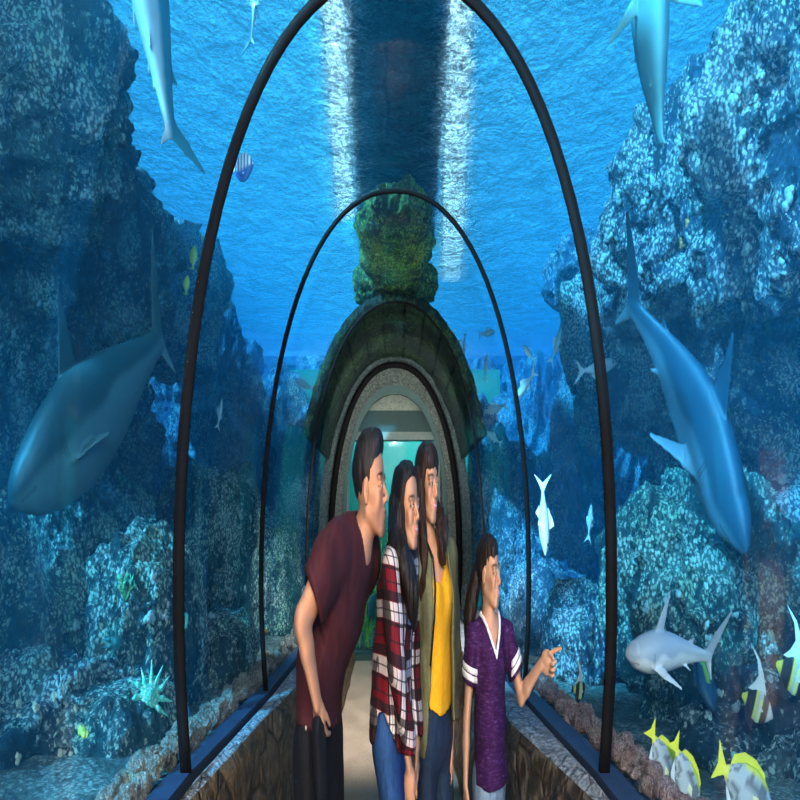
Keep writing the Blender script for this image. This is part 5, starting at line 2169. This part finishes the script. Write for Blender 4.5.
# ================================================================ the pointing girl
def build_girl():
    pr = Person(490, 2.55, 'young person with a ponytail in a purple v-neck tee pointing at the tank')
    p = pr.p
    c = p(489, 573); R = rotm(-46, 3, 0); s = .87
    L = unit((.93, .37, 0)); Fw = unit((.37, -.93, 0))
    pelv = p(489, 770, .03); waist = p(490, 722, .03); chest = p(490, 660, .03); upper = p(490, 634, .03); neck = p(489, 622, .02)
    shR = p(472, 640, -.00); shL = p(508, 638, .05)
    elL = p(521, 697, .02); wrL = p(541, 664, -.06)
    elR = p(466.5, 722, .0); wrR = p(465.5, 786, -.03)
    f = Field()
    T = add_head(f, c, R, s, True, neck, .040)
    f.spine([(pelv, .120, .080), (waist, .100, .070), (chest, .110, .076), (upper, .105, .060)], L, .03)
    f.cone(neck, upper, .042, .06, .04)
    f.cone(upper - L * .09, upper + L * .09, .036, .036, .04)
    arm(f, shR, elR, wrR, (.034, .027, .025, .018)); arm(f, shL, elL, wrL, (.034, .027, .025, .018))
    add_hand(f, wrR, (.03, -.06, -1), (-.9, -.3, 0), -1, .80, 'relaxed')
    dd = p(558, 661, -.10) - wrL
    add_hand(f, wrL, dd, (.05, 1, .15), 1, .95, 'point')
    hL, hR = pelv + L * .062 + (0, 0, -.03), pelv - L * .062 + (0, 0, -.03)
    kL, kR = hL + (.01, -.01, -.30), hR + (-.0, -.01, -.30)
    aL, aR = kL + (.0, .02, -.27), kR + (0, .02, -.27)
    legs(f, hL, hR, kL, kR, aL, aR, -.006, .066, .045, .030, .048)
    skin = (.58, .33, .22)
    tf = lambda V: head_tint(V, c, R, s, skin, (.60, .22, .20), True, 0, teeth=True)
    body = body_mesh(pr, f, [(1.06, 1.45, .0032), (.54, .70, .004), (.92, 1.06, .0035)], tf)
    add_eyes(pr, c, R, s, body)
    h = Field()
    h.ell((-.022, 0, .042), (.101, .079, .088), None, .02)
    h.ell((.020, .0, .080), (.062, .056, .038), None, .03)

    def cut(X, Y, Z):
        line = np.interp(X, [-.13, -.06, -.040, -.020, .004, .018, .034, .050, .12], [-.055, -.045, -.02, .020, .028, .028, .030, .052, .058])
        return (line - Z) * .6
    h.func(cut, 'cut')
    for k, yy in enumerate(np.linspace(-.046, .050, 8)):
        xx = .078 - 6 * yy * yy
        h.cone((xx - .006, yy, .082), (xx + .002, yy - .006, .052 - .005 * (k % 2)), .009, .0045, .005)
    h.cone((-.035, -.055, .02), (-.10, -.01, .012), .030, .022, .02)
    hair_local(h, .0045, c, R, s, pr, M['hair_girl'], 33, (85, 60, 10), .003)
    lk = Field()
    lock(lk, [T((-.095, 0, .015)), T((-.125, -.005, -.01)), p(472, 600, .06), p(469, 622, .05), p(470, 645, .06), p(473, 665, .06)], [.022, .032, .038, .036, .026, .008], .02)
    V, Q = lk.mesh(.005)
    V = relax(V, Q, 1, .4)
    N = vert_normals(V, Q)
    V = V + N * (noise3(V * np.array([80, 70, 9]), 24) * .005)[:, None]
    pr.put('ponytail', V, Q, M['hair_girl'])
    hz = p(490, 782)[2]
    t = Field()
    t.spine([(p(490, 806, .03), .136, .102), (p(490, 775, .03), .134, .100), (waist, .120, .092), (chest, .126, .092), (upper, .118, .070)], L, .04)
    t.cone(upper - L * .09, upper + L * .09, .046, .046, .04)
    t.cone(neck, upper, .046, .07, .04)
    eR, eL = shR + (elR - shR) * .50, shL + (elL - shL) * .58
    t.chain([shR, eR], [.052, .054], .03)
    t.chain([shL, eL], [.052, .056], .03)
    dR, dL = unit(elR - shR), unit(elL - shL)
    t.func(lambda X, Y, Z: np.where(X < eR[0] + .045, (X - eR[0]) * dR[0] + (Y - eR[1]) * dR[1] + (Z - eR[2]) * dR[2] - .004, -1), 'cut')
    t.func(lambda X, Y, Z: np.where(((X - eL[0]) * -dL[2] + (Z - eL[2]) * dL[0] > -.06) & (X > eL[0] - .06), (X - eL[0]) * dL[0] + (Y - eL[1]) * dL[1] + (Z - eL[2]) * dL[2] - .004, -1), 'cut')
    t.cone(shR + dR * .07, elR, .038, .044, .004, 'sub')
    t.cone(shL + dL * .08, elL, .038, .046, .004, 'sub')
    vz = p(487, 649)[2]

    def vneck(X, Y, Z, g=0.0):
        u = (X - neck[0]) * L[0] + (Y - neck[1]) * L[1]
        v = (X - neck[0]) * Fw[0] + (Y - neck[1]) * Fw[1]
        half = (Z - vz) * .72
        front = np.maximum(np.abs(u) - half - g, -v - .01)
        ring = np.sqrt(u * u + v * v) - .062 - g
        ring = np.maximum(ring, (upper[2] + .005) - Z)
        return np.minimum(front, ring)
    import copy
    tn = copy.copy(t); tn.p = list(t.p)
    t.func(lambda X, Y, Z: vneck(X, Y, Z, .004), 'sub')
    t.func(lambda X, Y, Z: hz + .004 * np.sin(X * 20) - Z, 'cut')
    t.spine([(pelv + (0, 0, -.2), .124, .090), (pelv + (0, 0, .02), .112, .080)], L, .004, 'sub')
    garment(pr, 'purple_tee', t, M['purple'], 34, wr=.005, wsc=(13, 13, 6), res=(.0045, .005, .006))
    # white neckline and sleeve stripes, each a raised band on the cloth
    def bandmesh(name, cutf, grow=.003, res=.0038, box=None):
        q = Field(); q.p = list(tn.p)
        g = [np.arange(l, h_, res) for l, h_ in zip(*box)]
        F = q.eval(*g) - grow
        X, Y, Z = np.meshgrid(*g, indexing='ij')
        F = np.maximum(F, cutf(X, Y, Z))
        F = np.maximum(F, -(F * 0 + q.eval(*g) + .006))
        V, Q = surface_nets(F, *g)
        if len(V):
            V = relax(V, Q, 1, .3)
            n_ = fbm(V * np.array((13, 13, 6)) + 34, 3, 34, .5, ridge=True)
            N_ = vert_normals(V, Q)
            pr.put(name, V + N_ * (.0025 + n_ * .001)[:, None], Q, M['white_trim'])
    lo = neck - np.array((.14, .22, .16)); hi = neck + np.array((.14, .12, .08))
    bandmesh('neck_trim', lambda X, Y, Z: np.maximum(vneck(X, Y, Z, .013), -vneck(X, Y, Z, .001)), .0045, .0036, (lo, hi))
    for e, d in ((eR, dR), (eL, dL)):
        for o0 in (.018, .040):
            ax = lambda X, Y, Z, e=e, d=d: (X - e[0]) * d[0] + (Y - e[1]) * d[1] + (Z - e[2]) * d[2]
            side = (lambda X, Y, Z: X - (eR[0] + .052)) if e is eR else (lambda X, Y, Z: (eL[0] - .045) - X + .35 * (Z - eL[2]) * 0)
            bandmesh('sleeve_stripe', lambda X, Y, Z, o0=o0, ax=ax, side=side: np.maximum(np.abs(ax(X, Y, Z) + o0) - .007, side(X, Y, Z)), .0045, .0036, (e - .12, e + .12))
    q = Field()
    q.spine([(pelv + (0, 0, .04), .115, .080), (pelv + (0, 0, -.03), .128, .092)], L, .04)
    legs(q, hL, hR, kL, kR, aL, aR, .004, .068, .047, .032, .050)
    garment(pr, 'jeans', q, M['light_denim'], 36, wr=.004, wsc=(16, 16, 12))
    for a in (aL, aR):
        shoe(pr, a, Fw, M['shoe_w'], .20)


build_man()
build_plaid()
build_olive()
build_girl()
